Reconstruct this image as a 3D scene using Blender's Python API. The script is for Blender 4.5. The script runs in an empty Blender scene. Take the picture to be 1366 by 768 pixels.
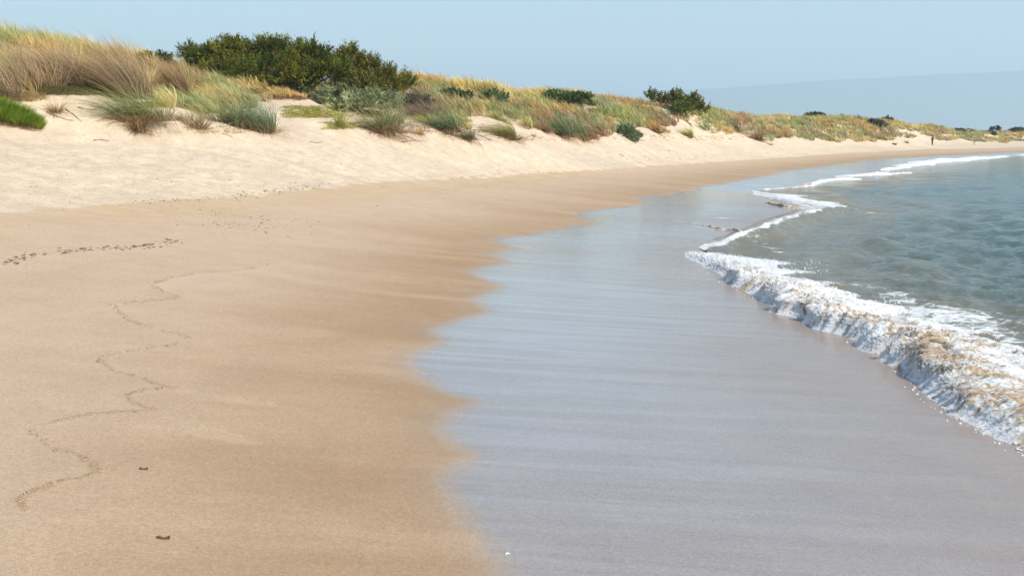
import bpy, math, random
import numpy as np
from mathutils import Vector
random.seed(7)
RNG = np.random.default_rng(11)
scene = bpy.context.scene
np.seterr(over='ignore')
import time; T0 = time.time()
def lap(n): print('lap', n, round(time.time()-T0, 1))
COL = scene.collection

# ------------------------------------------------------------------ camera
W_, H_, F_, YH, CAMH = 1366.0, 768.0, 1500.0, 180.0, 3.1
PITCH = math.atan((H_/2-YH)/F_)
cd = bpy.data.cameras.new('camera'); cam = bpy.data.objects.new('camera', cd); COL.objects.link(cam)
cam.location = (0, 0, CAMH); cam.rotation_euler = (math.pi/2-PITCH, 0, 0)
cd.sensor_width = 36; cd.lens = F_/W_*36; cd.clip_start = .1; cd.clip_end = 60000
scene.camera = cam
cp, sp = math.cos(PITCH), math.sin(PITCH)

def ray(px, py):
    x = (np.asarray(px, float)-W_/2)/F_; y = -(np.asarray(py, float)-H_/2)/F_
    dy = cp+y*sp; dz = -sp+y*cp
    return x/dy, dz/dy                      # per metre of depth
def project(X, Y, Z):
    Z = np.asarray(Z)-CAMH
    fw = Y*cp-Z*sp; up = Y*sp+Z*cp
    return W_/2+F_*X/fw, H_/2-F_*up/fw
def at(px, py, Y):                          # a point at depth Y
    rx, rz = ray(px, py)
    return rx*Y, Y, CAMH+rz*Y

# ------------------------------------------------------------------ noise
def _h(n):
    n = (n ^ (n >> np.uint32(13)))*np.uint32(1274126177)
    n ^= n >> np.uint32(16)
    return n.astype(np.float32)*np.float32(2/4294967295.0)-np.float32(1)
def _q(f): return f.astype(np.int64).astype(np.uint32)
def vn(x, y, z=None, s=0):
    x = np.asarray(x, float); y = np.asarray(y, float)
    if z is None: x, y = np.broadcast_arrays(x, y)
    else: x, y, z = np.broadcast_arrays(x, y, z)
    fx, fy = np.floor(x), np.floor(y); u, v = (x-fx).astype(np.float32), (y-fy).astype(np.float32)
    u = u*u*u*(u*(u*6-15)+10); v = v*v*v*(v*(v*6-15)+10)
    X0, Y0 = _q(fx)*np.uint32(374761393), _q(fy)*np.uint32(668265263)+np.uint32((s*974634777) & 0xffffffff)
    X1, Y1 = X0+np.uint32(374761393), Y0+np.uint32(668265263)
    def lay(o):
        a = _h(X0+Y0+o); b = _h(X1+Y0+o); c = _h(X0+Y1+o); d = _h(X1+Y1+o)
        a += (b-a)*u; c += (d-c)*u; a += (c-a)*v; return a
    if z is None: return lay(np.uint32(77))
    fz = np.floor(z); w = (z-fz).astype(np.float32); w = w*w*w*(w*(w*6-15)+10); Z0 = _q(fz)*np.uint32(2246822519)
    a = lay(Z0); b = lay(Z0+np.uint32(2246822519)); return a+(b-a)*w
def fbm(x, y, z=None, o=4, s=0, g=.5):
    t = 0; a = 1; n = 0
    for i in range(o):
        k = 2.03**i
        t = t+a*vn(x*k+i*7.3, y*k-i*3.1, None if z is None else z*k+i*5.7, s+i); n += a; a *= g
    return t/n
def sstep(x, a, b):
    t = np.clip((x-a)/(b-a), 0, 1); return t*t*(3-2*t)

# ------------------------------------------------------------------ mesh helpers
def mk(name, V, Q, mat, parent=None, smooth=True, attrs=None, cols=None):
    V = np.asarray(V, np.float32); Q = np.asarray(Q, np.int32); k = Q.shape[1]
    me = bpy.data.meshes.new(name)
    me.vertices.add(len(V)); me.vertices.foreach_set('co', V.ravel())
    me.loops.add(Q.size); me.loops.foreach_set('vertex_index', Q.ravel())
    me.polygons.add(len(Q)); me.polygons.foreach_set('loop_start', np.arange(0, Q.size, k, dtype=np.int32))
    me.polygons.foreach_set('use_smooth', np.full(len(Q), smooth))
    for an, av in (attrs or {}).items():
        a = me.attributes.new(an, 'FLOAT', 'POINT'); a.data.foreach_set('value', np.asarray(av, np.float32).ravel())
    if cols is not None:
        a = me.color_attributes.new('Col', 'FLOAT_COLOR', 'POINT')
        c = np.ones((len(V), 4), np.float32); c[:, :3] = cols; a.data.foreach_set('color', c.ravel())
    me.update(calc_edges=True); me.validate()
    if mat: me.materials.append(mat)
    o = bpy.data.objects.new(name, me); COL.objects.link(o)
    if parent: o.parent = parent
    return o
def grid_faces(nr, nc):
    i = np.arange(nr-1)[:, None]*nc+np.arange(nc-1)[None, :]
    i = i.ravel(); return np.stack([i, i+1, i+nc+1, i+nc], 1)
def tag(o, label=None, cat=None, group=None, kind=None):
    if label: o['label'] = label
    if cat: o['category'] = cat
    if group: o['group'] = group
    if kind: o['kind'] = kind
    return o
def empty(name, loc):
    o = bpy.data.objects.new(name, None); COL.objects.link(o); o.location = loc; o.empty_display_size = .2
    return o

# ------------------------------------------------------------------ node helpers
def mat(name):
    m = bpy.data.materials.new(name); m.use_nodes = True; nt = m.node_tree
    nt.nodes.clear(); out = nt.nodes.new('ShaderNodeOutputMaterial')
    return m, nt, out
class NT:
    def __init__(s, nt): s.nt = nt
    def n(s, t, **kw):
        nd = s.nt.nodes.new(t)
        for k, v in kw.items(): setattr(nd, k, v)
        return nd
    def l(s, a, b): s.nt.links.new(a, b)
    def setin(s, nd, i, v):
        if hasattr(v, 'is_output'): s.l(v, nd.inputs[i])
        elif v is not None: nd.inputs[i].default_value = v
    def math(s, op, a, b=None, c=None, clamp=False):
        nd = s.n('ShaderNodeMath', operation=op, use_clamp=clamp)
        s.setin(nd, 0, a); s.setin(nd, 1, b); s.setin(nd, 2, c); return nd.outputs[0]
    def attr(s, name, out='Fac'): return s.n('ShaderNodeAttribute', attribute_name=name).outputs[out]
    def pos(s, scale=(1, 1, 1), rot=0):
        g = s.n('ShaderNodeNewGeometry'); m = s.n('ShaderNodeMapping')
        m.inputs['Scale'].default_value = scale; m.inputs['Rotation'].default_value = (0, 0, rot)
        s.l(g.outputs['Position'], m.inputs['Vector']); return m.outputs[0]
    def noise(s, vec, scale, detail=4, rough=.55, dist=0):
        nd = s.n('ShaderNodeTexNoise'); s.l(vec, nd.inputs['Vector'])
        nd.inputs['Scale'].default_value = scale; nd.inputs['Detail'].default_value = detail
        nd.inputs['Roughness'].default_value = rough; nd.inputs['Distortion'].default_value = dist
        return nd.outputs['Fac']
    def ss(s, v, a, b, lo=0, hi=1):
        nd = s.n('ShaderNodeMapRange', interpolation_type='SMOOTHSTEP'); s.setin(nd, 0, v)
        nd.inputs[1].default_value = a; nd.inputs[2].default_value = b; nd.inputs[3].default_value = lo; nd.inputs[4].default_value = hi
        return nd.outputs[0]
    def mix(s, f, a, b):
        nd = s.n('ShaderNodeMix', data_type='RGBA'); s.setin(nd, 0, f)
        for i, v in ((6, a), (7, b)):
            if isinstance(v, tuple): nd.inputs[i].default_value = (*v, 1)
            else: s.l(v, nd.inputs[i])
        return nd.outputs[2]
    def mul(s, c, f):                       # colour times a scalar
        nd = s.n('ShaderNodeVectorMath', operation='SCALE'); s.l(c, nd.inputs[0]); s.setin(nd, 3, f); return nd.outputs[0]
    def bump(s, h, strength, dist, normal=None):
        nd = s.n('ShaderNodeBump'); s.l(h, nd.inputs['Height']); s.setin(nd, 'Strength', strength)
        nd.inputs['Distance'].default_value = dist
        if normal: s.l(normal, nd.inputs['Normal'])
        return nd.outputs[0]

# ------------------------------------------------------------------ plan of the beach (all in metres)
# smooth shoreline guides: depth Y -> X
Yk = np.array([-60, 0, 8, 12, 20, 30, 40, 50, 60, 75, 90, 110, 131, 155, 183, 225, 280, 400, 700, 2000, 14000.])
Xfilm = np.array([-1.5, -.8, -.6, -1.0, -1.0, -.4, 1.6, 6.0, 10.2, 16.6, 23, 33, 44, 60, 82, 121, 185, 370, 1300, 7000, 60000.])
Ykw = np.array([-60, 8, 29, 34, 37.3, 41.2, 44.4, 47.6, 53.7, 60, 65, 70, 77, 89, 94, 106, 125, 142, 159, 185, 225, 280, 400, 700, 2000, 14000.])
Xwat = np.array([5, 5, 5, 6.6, 8.1, 9.6, 11.2, 12.6, 12.9, 12.9, 15.2, 18.5, 21.6, 26.5, 30.8, 36.5, 46.5, 57.5, 69.5, 91, 130, 197, 395, 1380, 7300, 61000.])
Yd = np.array([-60, 0, 15, 25, 33, 46, 52, 72, 83, 111, 153, 200, 225, 280, 400, 700, 2000, 14000.])
Xdry = np.array([-13, -12.5, -12, -11.2, -7.9, -3.8, -2.2, 7, 11.9, 26, 47, 74, 102, 150, 335, 1200, 6800, 59000.])
Zdry = np.array([1.5, 1.5, 1.45, 1.4, 1.35, 1.2, 1.1, .95, .9, .8, .75, .7, .7, .7, .7, .7, .7, .7])
Yf = np.array([-60, 0, 20, 36, 39, 45, 53, 66, 90, 118, 165, 215, 280, 400, 700, 2000, 14000.])
Xf = np.array([-21, -20, -18.5, -16.6, -13.4, -9.3, -5.9, .6, 10, 23.4, 45.9, 80, 128, 318, 1170, 6700, 58000.])
Zf = np.array([3.0, 3.05, 3.1, 3.1, 3.05, 3.0, 2.85, 2.8, 2.6, 2.4, 2.0, 1.55, 1.2, 1.2, 1.2, 1.2, 1.2])
Yc = np.array([-60, 20, 50, 58, 68, 80, 108, 150, 225, 300, 400, 700, 2000, 14000.])
Xc = np.array([-30, -29, -23.5, -19, -12, -4.6, 9.5, 31.5, 77, 132, 305, 1150, 6650, 57900.])
Zc = np.array([6.4, 6.6, 7.0, 6.4, 6.0, 6.3, 5.7, 5.2, 4.6, 3.9, 3.8, 4.5, 5, 5.])

def raw_z(X, Y):
    xw = np.interp(Y, Ykw, Xwat); xs = np.interp(Y, Yk, Xfilm)
    xd = np.interp(Y, Yd, Xdry); zd = np.interp(Y, Yd, Zdry)
    xf = np.minimum(np.interp(Y, Yf, Xf), xd-.8); zf = np.interp(Y, Yf, Zf)
    xc = np.minimum(np.interp(Y, Yc, Xc), xf-3); zc = np.interp(Y, Yc, Zc)
    ks = [(xc-60, 3.0+0*xc), (xc-16, zc-1.6), (xc-4, zc-.1), (xc, zc), (xf-.35*(xf-xc), zf+.42*(zc-zf)), (xf, zf), (xd, zd), (xs, .30+0*xs), (xw, -.03+0*xw),
          (xw+6, -.7+0*xw), (xw+40, -2+0*xw)]
    z = np.full(np.broadcast(X, Y).shape, 3.0)
    for (xa, za), (xb, zb) in zip(ks[:-1], ks[1:]):
        t = (X-xa)/np.maximum(xb-xa, 1e-3)
        m = (t >= 0)
        z = np.where(m, za+(zb-za)*np.clip(t, 0, 1), z)
    return z
def terrain_z(X, Y, detail=True):
    X = np.asarray(X, float); Y = np.asarray(Y, float)
    r = .9+.012*np.clip(Y, 0, 300)
    z = (raw_z(X-r, Y)+raw_z(X-r*.4, Y)+raw_z(X+r*.4, Y)+raw_z(X+r, Y))/4
    xf = np.interp(Y, Yf, Xf); xd = np.interp(Y, Yd, Xdry)
    far = np.clip(Y/120, 1, 4)
    du = sstep(xf-X, -2.5, 5)                         # in the dunes
    z = z+du*(fbm(X/7/far**.5, Y/7/far**.5, s=3, o=3)*1.0*sstep(600-Y, 0, 300)+fbm(X/2.2, Y/2.2, s=9, o=3)*.28)
    # scalloped toe of the dune
    z = z+np.exp(-((X-xf)/3)**2)*vn(X/5, Y/9, s=21)*.25*sstep(Y, 20, 60)
    dr = sstep(xd-X, -.6, 1.2)*(1-.5*du)
    if detail:
        z = z+dr*(fbm(X/.62, Y/.62, s=31, o=3)*.045*sstep(X-xf,-4,0)+fbm(X/3, Y/3, s=33, o=2)*.04+vn(X/.26, Y/.55, s=35)*.022*sstep(120-Y, 0, 60))
    return z
TOPS = [(-300,40),(0,62),(60,64),(130,70),(200,84),(260,92),(330,108),(420,118),(480,120),(540,112),(565,108),(600,112),(640,122),(700,128),(760,127),(820,133),(860,142),(940,145),(1000,155),(1080,156),(1120,160),(1200,165),(1250,171),(1300,175),(1366,174),(1500,173)]
TP = np.array(TOPS, float)
for _it in range(5):      # set the height of the crest so that the dunes reach their skyline
    for i_ in range(2, 10):
        yk, xk = Yc[i_], Xc[i_]; pk = project(xk, yk, Zc[i_])[0]
        ax = ray(pk, 300)[0]; yy_ = yk*np.linspace(.55, 1.6, 160)
        _, pys = project(ax*yy_, yy_, terrain_z(ax*yy_, yy_, False)); tgt = np.interp(pk, TP[:, 0], TP[:, 1])+ (3 if yk < 70 else 2)
        Zc[i_] += (pys.min()-tgt)/F_*yk*.8
print('Zc', Zc.round(2))
def hit(px, py, y0=5, y1=700):
    """where the view ray through a photo point meets the ground"""
    rx, rz = ray(px, py)
    for k_ in range(2):
        Y = np.linspace(y0, y1, 26) if k_ else y0*np.exp(np.linspace(0, math.log(y1/y0), 260))
        d = CAMH+rz*Y-terrain_z(rx*Y, Y, False)
        i = int(np.argmax(d < 0))
        if i == 0: i = len(Y)-1
        y0, y1 = Y[i-1], Y[i]
    t = d[i-1]/(d[i-1]-d[i]+1e-9); y = Y[i-1]+t*(Y[i]-Y[i-1])
    return float(rx*y), float(y), float(terrain_z(rx*y, y))
def hits(pts): return np.array([hit(a, b)[:3] for a, b in pts])

FILM_PX = [(690,1000),(672,860),(659,768),(632,720),(612,690),(596,664),(583,638),(600,622),(634,608),(610,598),(593,586),(583,568),(600,550),(632,535),(590,522),(561,506),(546,488),(550,470),(572,463),(591,453),
 (578,447),(574,440),(605,428),(650,415),(640,408),(634,398),(650,390),(671,382),(640,371),(629,362),(645,356),(679,351),(665,345),(654,339),(665,336),(690,332),(672,327),(661,322),(662,318),(716,313.5),(724,309.5),(753,306),(756,303),
 (799,298.5),(780,292),(766,286),(780,283),(806,279.5),(840,276),(866,271.5),(855,268),(848,264.5),(870,262),(895,260),(903,256.5),(932,254),(929,249.5),(960,246.5),(985,241),(1020,235),(1050,228),(1085,224),(1120,219),(1180,212),(1260,208),(1366,203),(1460,199.5)]
fp = hits(FILM_PX); FILM_Y, FILM_X = fp[:, 1], fp[:, 0]
assert (np.diff(FILM_Y) > 0).all(), FILM_Y
def film_x(Y): return np.where(Y > FILM_Y[-1], np.interp(Y, Yk, Xfilm)-(np.interp(FILM_Y[-1], Yk, Xfilm)-FILM_X[-1]), np.interp(Y, FILM_Y, FILM_X))
DRY_PX = [(-260,300),(-100,289),(0,283),(60,279),(110,275),(150,272),(240,266),(330,262),(390,254),(450,250),(500,243),(560,240),(620,238),(700,233),(760,229),(830,225),(900,220),(960,215.5),(1036,211),(1090,207),(1139,203.5),(1241,198.5),(1366,196.3)]
dp = hits(DRY_PX); dp = dp[np.argsort(dp[:, 1])]
def dry_x(Y):
    a = np.interp(Y, dp[:, 1], dp[:, 0]); b = np.interp(Y, Yd, Xdry)
    return np.where((Y < dp[0, 1]) | (Y > dp[-1, 1]), b, a)
LINE_PX = [(360,352),(330,358),(305,361),(270,364),(246,367),(222,372),(205,379),(214,387),(236,394),(234,398),(196,402),(152,405),(158,415),(170,426),(205,438),(252,449),(238,459),(187,466),(148,472),(130,481),(152,494),(193,505),(215,514),(234,517),(205,518),(180,523),
 (167,528),(182,538),(208,546),(160,549),(123,552),(80,560),(41,575),(55,584),(64,596),(98,606),(126,616),(132,628),(118,637),(85,641),(64,645),(40,655),(26,666),(35,681)]
lp = hits(LINE_PX)[:, :2]

# ------------------------------------------------------------------ materials
def sand_material():
    m, nt, out = mat('sand'); N = NT(nt)
    film, dry, side, dune = N.attr('film'), N.attr('dry'), N.attr('side'), N.attr('dune')
    P = N.pos()
    grain = N.noise(P, 95, 3, .7)
    fine = N.noise(P, 16, 5, .65)
    blot = N.noise(P, 1.3, 5, .6)
    big = N.noise(P, .22, 4, .6)
    streak = N.noise(N.pos((.17, 2.4, 1), rot=.05), 1.6, 6, .62, .35)      # drawn by the backwash, across the shore
    streak2 = N.noise(N.pos((.5, 9, 1), rot=-.03), 1.7, 4, .6, .2)
    streakL = N.noise(N.pos((.1, .55, 1), rot=.05), .9, 4, .55, .6)
    # wet edge, feathered
    e = N.math('ADD', film, N.math('MULTIPLY', N.math('SUBTRACT', streak2, .5), .34))
    e = N.math('ADD', e, N.math('MULTIPLY', N.math('SUBTRACT', fine, .5), .3))
    wet = N.ss(e, -.12, .26)
    wetsoft = N.ss(e, -.9, .5)
    # damp sand fades inland to dry
    d = N.math('ADD', dry, N.math('MULTIPLY', N.math('SUBTRACT', blot, .5), 1.0))
    d = N.math('ADD', d, N.math('MULTIPLY', N.math('SUBTRACT', fine, .5), .7))
    dr = N.ss(d, -.10, .14)
    dampbase = N.mix(N.ss(film, -5.5, -.3), (.575, .428, .302), (.395, .262, .155))
    dampbase = N.mix(N.ss(N.math('ADD', side, N.math('MULTIPLY', N.math('SUBTRACT', fine, .5), .25)), -.06, .06, 0, .55), dampbase, (.50, .365, .24))
    dampbase = N.mix(N.ss(streakL, .40, .70, 0, .35), dampbase, (.60, .45, .31))
    dampbase = N.mix(N.ss(big, .50, .75, 0, .35), dampbase, (.46, .325, .205))
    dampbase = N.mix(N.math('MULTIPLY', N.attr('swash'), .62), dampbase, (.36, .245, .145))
    # ochre, salt-stained shelf just below the dry sand
    shelf = N.math('MULTIPLY', N.ss(dry, -3.2, -1.2), N.ss(big, .35, .6, .25, .8))
    dampbase = N.mix(N.math('MULTIPLY', shelf, .75), dampbase, (.56, .40, .235))
    dampbase = N.mix(N.math('MULTIPLY', N.math('MULTIPLY', N.ss(dry, -2.8, -.6), N.ss(streak, .54, .64)), .4), dampbase, (.66, .56, .45))
    dryc = N.mix(N.ss(blot, .35, .7), (.70, .555, .395), (.78, .63, .46))
    spk = N.noise(N.pos((1, .38, 1)), 6.5, 4, .7); dryc = N.mix(N.ss(spk, .56, .66, 0, .55), dryc, (.52, .395, .265)); band = N.noise(N.pos((.35, 1, 1), rot=.6), .16, 4, .6); dryc = N.mix(N.ss(band, .42, .62, 0, .6), dryc, (.62, .49, .365))
    dryc = N.mix(N.ss(fine, .55, .68, 0, .5), dryc, (.48, .36, .24))
    c = N.mix(dr, dampbase, dryc)
    wetc = N.mix(N.ss(streak, .35, .68), (.325, .265, .222), (.380, .318, .275))
    wetc = N.mix(N.ss(streak2, .45, .72, 0, .25), wetc, (.27, .215, .175))
    wetc = N.mix(N.ss(film, 1.2, 5.0, 0, .75), wetc, (.315, .240, .192))
    c = N.mix(wet, c, wetc)
    g = N.ss(grain, .3, .7, .80, 1.14)
    c = N.mul(c, g)
    mid = N.noise(P, 34, 3, .7); c = N.mul(c, N.ss(mid, .32, .68, .90, 1.09)); c = N.mul(c, N.ss(blot, .3, .7, .96, 1.04))
    c = N.mul(c, N.ss(fine, .3, .75, 1.04, .95))
    b = N.n('ShaderNodeBsdfPrincipled')
    N.l(c, b.inputs['Base Color'])
    rw = N.math('ADD', N.ss(streak, .35, .7, .22, .15), N.ss(film, 2.2, 6, 0, .14))
    N.l(N.math('MULTIPLY', N.math('MULTIPLY', wet, N.ss(film, .8, 5.2, .86, .26)), N.ss(streak, .34, .64, .66, 1)), b.inputs['Coat Weight']); N.l(N.math('ADD', .09, N.ss(streak, .35, .7, .07, 0)), b.inputs['Coat Roughness']); b.inputs['Coat IOR'].default_value = 1.40
    nd = N.n('ShaderNodeMix', data_type='FLOAT'); N.l(wetsoft, nd.inputs[0]); nd.inputs[2].default_value = .85; N.l(rw, nd.inputs[3])
    N.l(nd.outputs[0], b.inputs['Roughness'])
    N.l(N.ss(wetsoft, .1, 1, .12, .62), b.inputs['Specular IOR Level'])
    b.inputs['IOR'].default_value = 1.42
    dryb = N.noise(P, 4.5, 6, .68)
    b1 = N.bump(dryb, N.ss(dr, 0, 1, .05, 1), .075)
    b2 = N.bump(grain, N.math('MULTIPLY', N.ss(wet, 0, 1, .35, .02), 1), .006, b1)
    b3 = N.bump(streak2, N.ss(wet, 0, 1, .06, .05), .006, b2)
    N.l(b3, b.inputs['Normal'])
    N.l(b.outputs[0], out.inputs[0]); return m

def water_nodes(N, foamless=True):
    P = N.pos()
    depth = N.attr('depth')
    swirl = N.noise(N.pos((1, .45, 1)), .55, 4, .6)
    dd = N.math('ADD', depth, N.math('MULTIPLY', N.math('SUBTRACT', swirl, .5), 7))
    c = N.mix(N.ss(dd, .2, 8), (.20, .178, .120), (.085, .132, .115))
    c = N.mix(N.ss(dd, 12, 60), c, (.042, .135, .145))
    return c
def water_material():
    m, nt, out = mat('sea_water'); N = NT(nt)
    c = water_nodes(N); P = N.pos()
    foam = N.attr('foam')
    lace = N.noise(N.pos((1, 1.6, 1)), 2.3, 6, .62, 1.4)
    vor = N.n('ShaderNodeTexVoronoi', feature='DISTANCE_TO_EDGE'); N.l(N.pos((1.3, 1.9, 1)), vor.inputs['Vector']); vor.inputs['Scale'].default_value = 2.6
    web = N.ss(vor.outputs['Distance'], .0, .14, 1, 0)
    v = N.math('ADD', N.math('MULTIPLY', lace, 1.0), N.math('MULTIPLY', web, .10))
    f = N.ss(N.math('ADD', v, N.math('MULTIPLY', foam, .95)), .93, 1.07)
    b = N.n('ShaderNodeBsdfPrincipled')
    N.l(N.mix(f, c, (.80, .80, .78)), b.inputs['Base Color'])
    N.l(N.ss(f, 0, 1, .09, .7), b.inputs['Roughness']); b.inputs['IOR'].default_value = 1.333
    n1 = N.noise(N.pos((.75, 1.3, 1)), 3.2, 6, .60, .5)
    n2 = N.noise(N.pos((.8, 1.2, 1)), 14, 3, .55, .3)
    n0 = N.noise(N.pos((.8, 1.1, 1)), .9, 5, .6, .6)
    bb = N.bump(n0, 1, .20); bb = N.bump(n1, 1, .10, bb); bb = N.bump(n2, .8, .006, bb)
    bb = N.bump(f, .5, .02, bb)
    N.l(bb, b.inputs['Normal']); N.l(b.outputs[0], out.inputs[0]); return m
def surf_material():
    m, nt, out = mat('surf'); N = NT(nt); P = N.pos()
    tan, foam = N.attr('tan'), N.attr('foam')
    PS = N.pos((1, 2.1, 1)); n = N.noise(PS, 2.2, 7, .68, .9); n2 = N.noise(PS, 8, 6, .7, .8)
    cell = N.noise(P, 34, 4, .7)
    tf = N.ss(N.math('ADD', N.math('ADD', tan, N.math('MULTIPLY', N.math('SUBTRACT', n, .5), 2.8)), N.math('MULTIPLY', N.math('SUBTRACT', n2, .5), 1.9)), .32, .98)
    white = N.mix(N.ss(cell, .3, .7), (.86, .865, .865), (.76, .775, .78))  # greyer cells paint the tiny shadows among bubbles into the foam colour
    brown = N.mix(N.ss(n2, .35, .65), (.60, .45, .29), (.33, .225, .125))
    c = N.mix(tf, white, brown)
    ff = N.ss(N.math('ADD', foam, N.math('MULTIPLY', N.math('SUBTRACT', n2, .5), 1.3)), .30, .50)
    wcol = N.mix(N.ss(n, .4, .6), (.27, .20, .11), (.16, .15, .095))
    c = N.mix(ff, wcol, c)
    b = N.n('ShaderNodeBsdfPrincipled'); N.l(c, b.inputs['Base Color'])
    N.l(N.ss(ff, 0, 1, .12, .55), b.inputs['Roughness']); b.inputs['IOR'].default_value = 1.333
    b.inputs['Subsurface Weight'].default_value = .7; b.inputs['Subsurface Scale'].default_value = .09; b.inputs['Subsurface Radius'].default_value = (1, .9, .8)
    bb = N.bump(n2, .9, .05); bb = N.bump(cell, .8, .014, bb)
    N.l(bb, b.inputs['Normal']); N.l(b.outputs[0], out.inputs[0]); return m
def plant_material(name, trans=.3, rough=.6, spec=.25):
    m, nt, out = mat(name); N = NT(nt)
    c = N.attr('Col', 'Color')
    b = N.n('ShaderNodeBsdfPrincipled'); N.l(c, b.inputs['Base Color']); b.inputs['Roughness'].default_value = rough
    b.inputs['Specular IOR Level'].default_value = spec
    t = N.n('ShaderNodeBsdfTranslucent'); N.l(c, t.inputs['Color'])
    x = N.n('ShaderNodeMixShader'); x.inputs[0].default_value = trans
    N.l(b.outputs[0], x.inputs[1]); N.l(t.outputs[0], x.inputs[2]); N.l(x.outputs[0], out.inputs[0]); return m
def plain(name, c1, c2, scale=20, rough=.7, bump=.4, dist=.01):
    m, nt, out = mat(name); N = NT(nt); n = N.noise(N.pos(), scale, 5, .6)
    b = N.n('ShaderNodeBsdfPrincipled'); N.l(N.mix(N.ss(n, .35, .65), c1, c2), b.inputs['Base Color'])
    b.inputs['Roughness'].default_value = rough; N.l(N.bump(n, bump, dist), b.inputs['Normal'])
    N.l(b.outputs[0], out.inputs[0]); return m
M_SAND, M_WATER, M_SURF = sand_material(), water_material(), surf_material()
M_GRASS = plant_material('grass_blades', .30); M_LEAF = plant_material('leaves', .25, .55, .15)
M_BARK = plain('bark', (.22, .165, .115), (.38, .31, .23), 12, .85)
M_WEED = plain('dried_seaweed', (.085, .055, .032), (.20, .13, .075), 30, .8)
M_CRUMB = plain('sand_crumbs', (.51, .375, .24), (.34, .24, .15), 30, .9)
M_HILL = plain('hill_scrub', (.055, .075, .04), (.10, .10, .06), .004, .9, .1, 5)

# ------------------------------------------------------------------ beach and dunes
def polyline_dist(X, Y, P):
    best = np.full(X.shape, 1e9); side = np.zeros(X.shape)
    for (ax, ay), (bx, by) in zip(P[:-1], P[1:]):
        dx, dy = bx-ax, by-ay; L = dx*dx+dy*dy
        t = np.clip(((X-ax)*dx+(Y-ay)*dy)/L, 0, 1)
        qx, qy = X-ax-t*dx, Y-ay-t*dy; d = np.hypot(qx, qy)
        m = d < best; best = np.where(m, d, best); side = np.where(m, np.sign(dx*qy-dy*qx), side)
    return best, side
def build_beach():
    ys = [2.0]
    while ys[-1] < 14000:
        y = ys[-1]
        if y < 30: s = min(max(y*y*1.35/4500, .012), .3)
        elif y < 420: s = max(.25, y*.0062)
        else: s = y*.06
        ys.append(y+s)
    ys = np.array(ys)
    a = np.tan(np.radians(np.linspace(-70, -27.5, 40)))[:-1]; b = np.linspace(math.tan(math.radians(-27.5)), math.tan(math.radians(27.5)), 880)
    A = np.concatenate([a, b, -a[::-1]])
    Yg = np.repeat(ys[:, None], len(A), 1); Xg = Yg*A[None, :]
    Z = terrain_z(Xg, Yg)
    X, Y = Xg, Yg
    fx = film_x(Y); slope = np.interp(Y, [20, 60, 150, 300], [1, .8, .6, .5])
    film = (X-fx)*slope
    dry = (dry_x(Y)-X)*slope
    xf = np.interp(Y, Yf, Xf)
    near = (Y < 40) & (X > -20) & (X < 2)
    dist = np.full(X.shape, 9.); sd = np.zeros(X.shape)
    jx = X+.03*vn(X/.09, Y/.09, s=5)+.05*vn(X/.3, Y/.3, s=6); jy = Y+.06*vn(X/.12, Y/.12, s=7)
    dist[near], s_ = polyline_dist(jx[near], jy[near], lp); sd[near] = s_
    within = (Y < 27.5).astype(float)
    side = np.where(near, np.clip(dist, 0, .5)*np.where(sd < 0, 1, -1), -.3)*within
    side = side*sstep(-film, .0, .5)
    side = np.where((side > 0) & (sd < 0), side*sstep(1.9-dist, 0, 1.4), side)
    # small raised rim with a scarp on the wet side of the old swash line
    Z = Z+near*np.exp(-(dist/.022)**2)*.006*(.4+.6*sstep(vn(X/.15, Y/.15, s=8), -.6, .4))*within
    V = np.stack([X, Y, Z], -1).reshape(-1, 3)
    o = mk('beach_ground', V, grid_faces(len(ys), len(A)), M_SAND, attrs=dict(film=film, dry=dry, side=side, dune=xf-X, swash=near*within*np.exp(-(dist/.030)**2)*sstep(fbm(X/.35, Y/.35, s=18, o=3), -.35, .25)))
    tag(o, kind='structure')
build_beach(); lap('build_beach')

# ------------------------------------------------------------------ sea
TOE_PX = [(1500,700),(1430,640),(1366,599),(1335,583),(1300,566),(1266,549),(1240,530),(1222,517),(1200,490),(1169,464),(1133,449),(1079,431),(1036,412),(989,390),(960,372),(938,359),(915,345),(909,335)]
def unz(px, py, z):
    rx, rz = ray(px, py); Y = (z-CAMH)/rz; return float(rx*Y), float(Y)
TOE = np.array([unz(a, b, .0) for a, b in TOE_PX])
EDGE_PX = [(954,327),(985,316),(1020,304),(1045,292),(1072,284),(1090,277),(1050,266),(1010,258),(1000,255),(1040,251),(1085,246),(1110,240),(1135,232),(1180,229),(1205,223.5),(1250,217),(1300,212.5),(1345,209),(1420,205)]
ED = np.array([unz(a, b, .02) for a, b in EDGE_PX])
SH = np.concatenate([[(5.0, -60), (5.2, 3)], TOE[:-2]+[.35, 0], ED]); SH = SH[np.argsort(SH[:, 1])]
def water_x(Y): return .25*np.maximum(1, Y/40)*vn(Y/np.maximum(1, Y/40)/.9, Y*0, s=77)*sstep(Y, 31, 36)+np.where(Y > SH[-1, 1], np.interp(Y, Ykw, Xwat)+(SH[-1, 0]-np.interp(SH[-1, 1], Ykw, Xwat)), np.interp(Y, SH[:, 1], SH[:, 0]))
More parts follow.
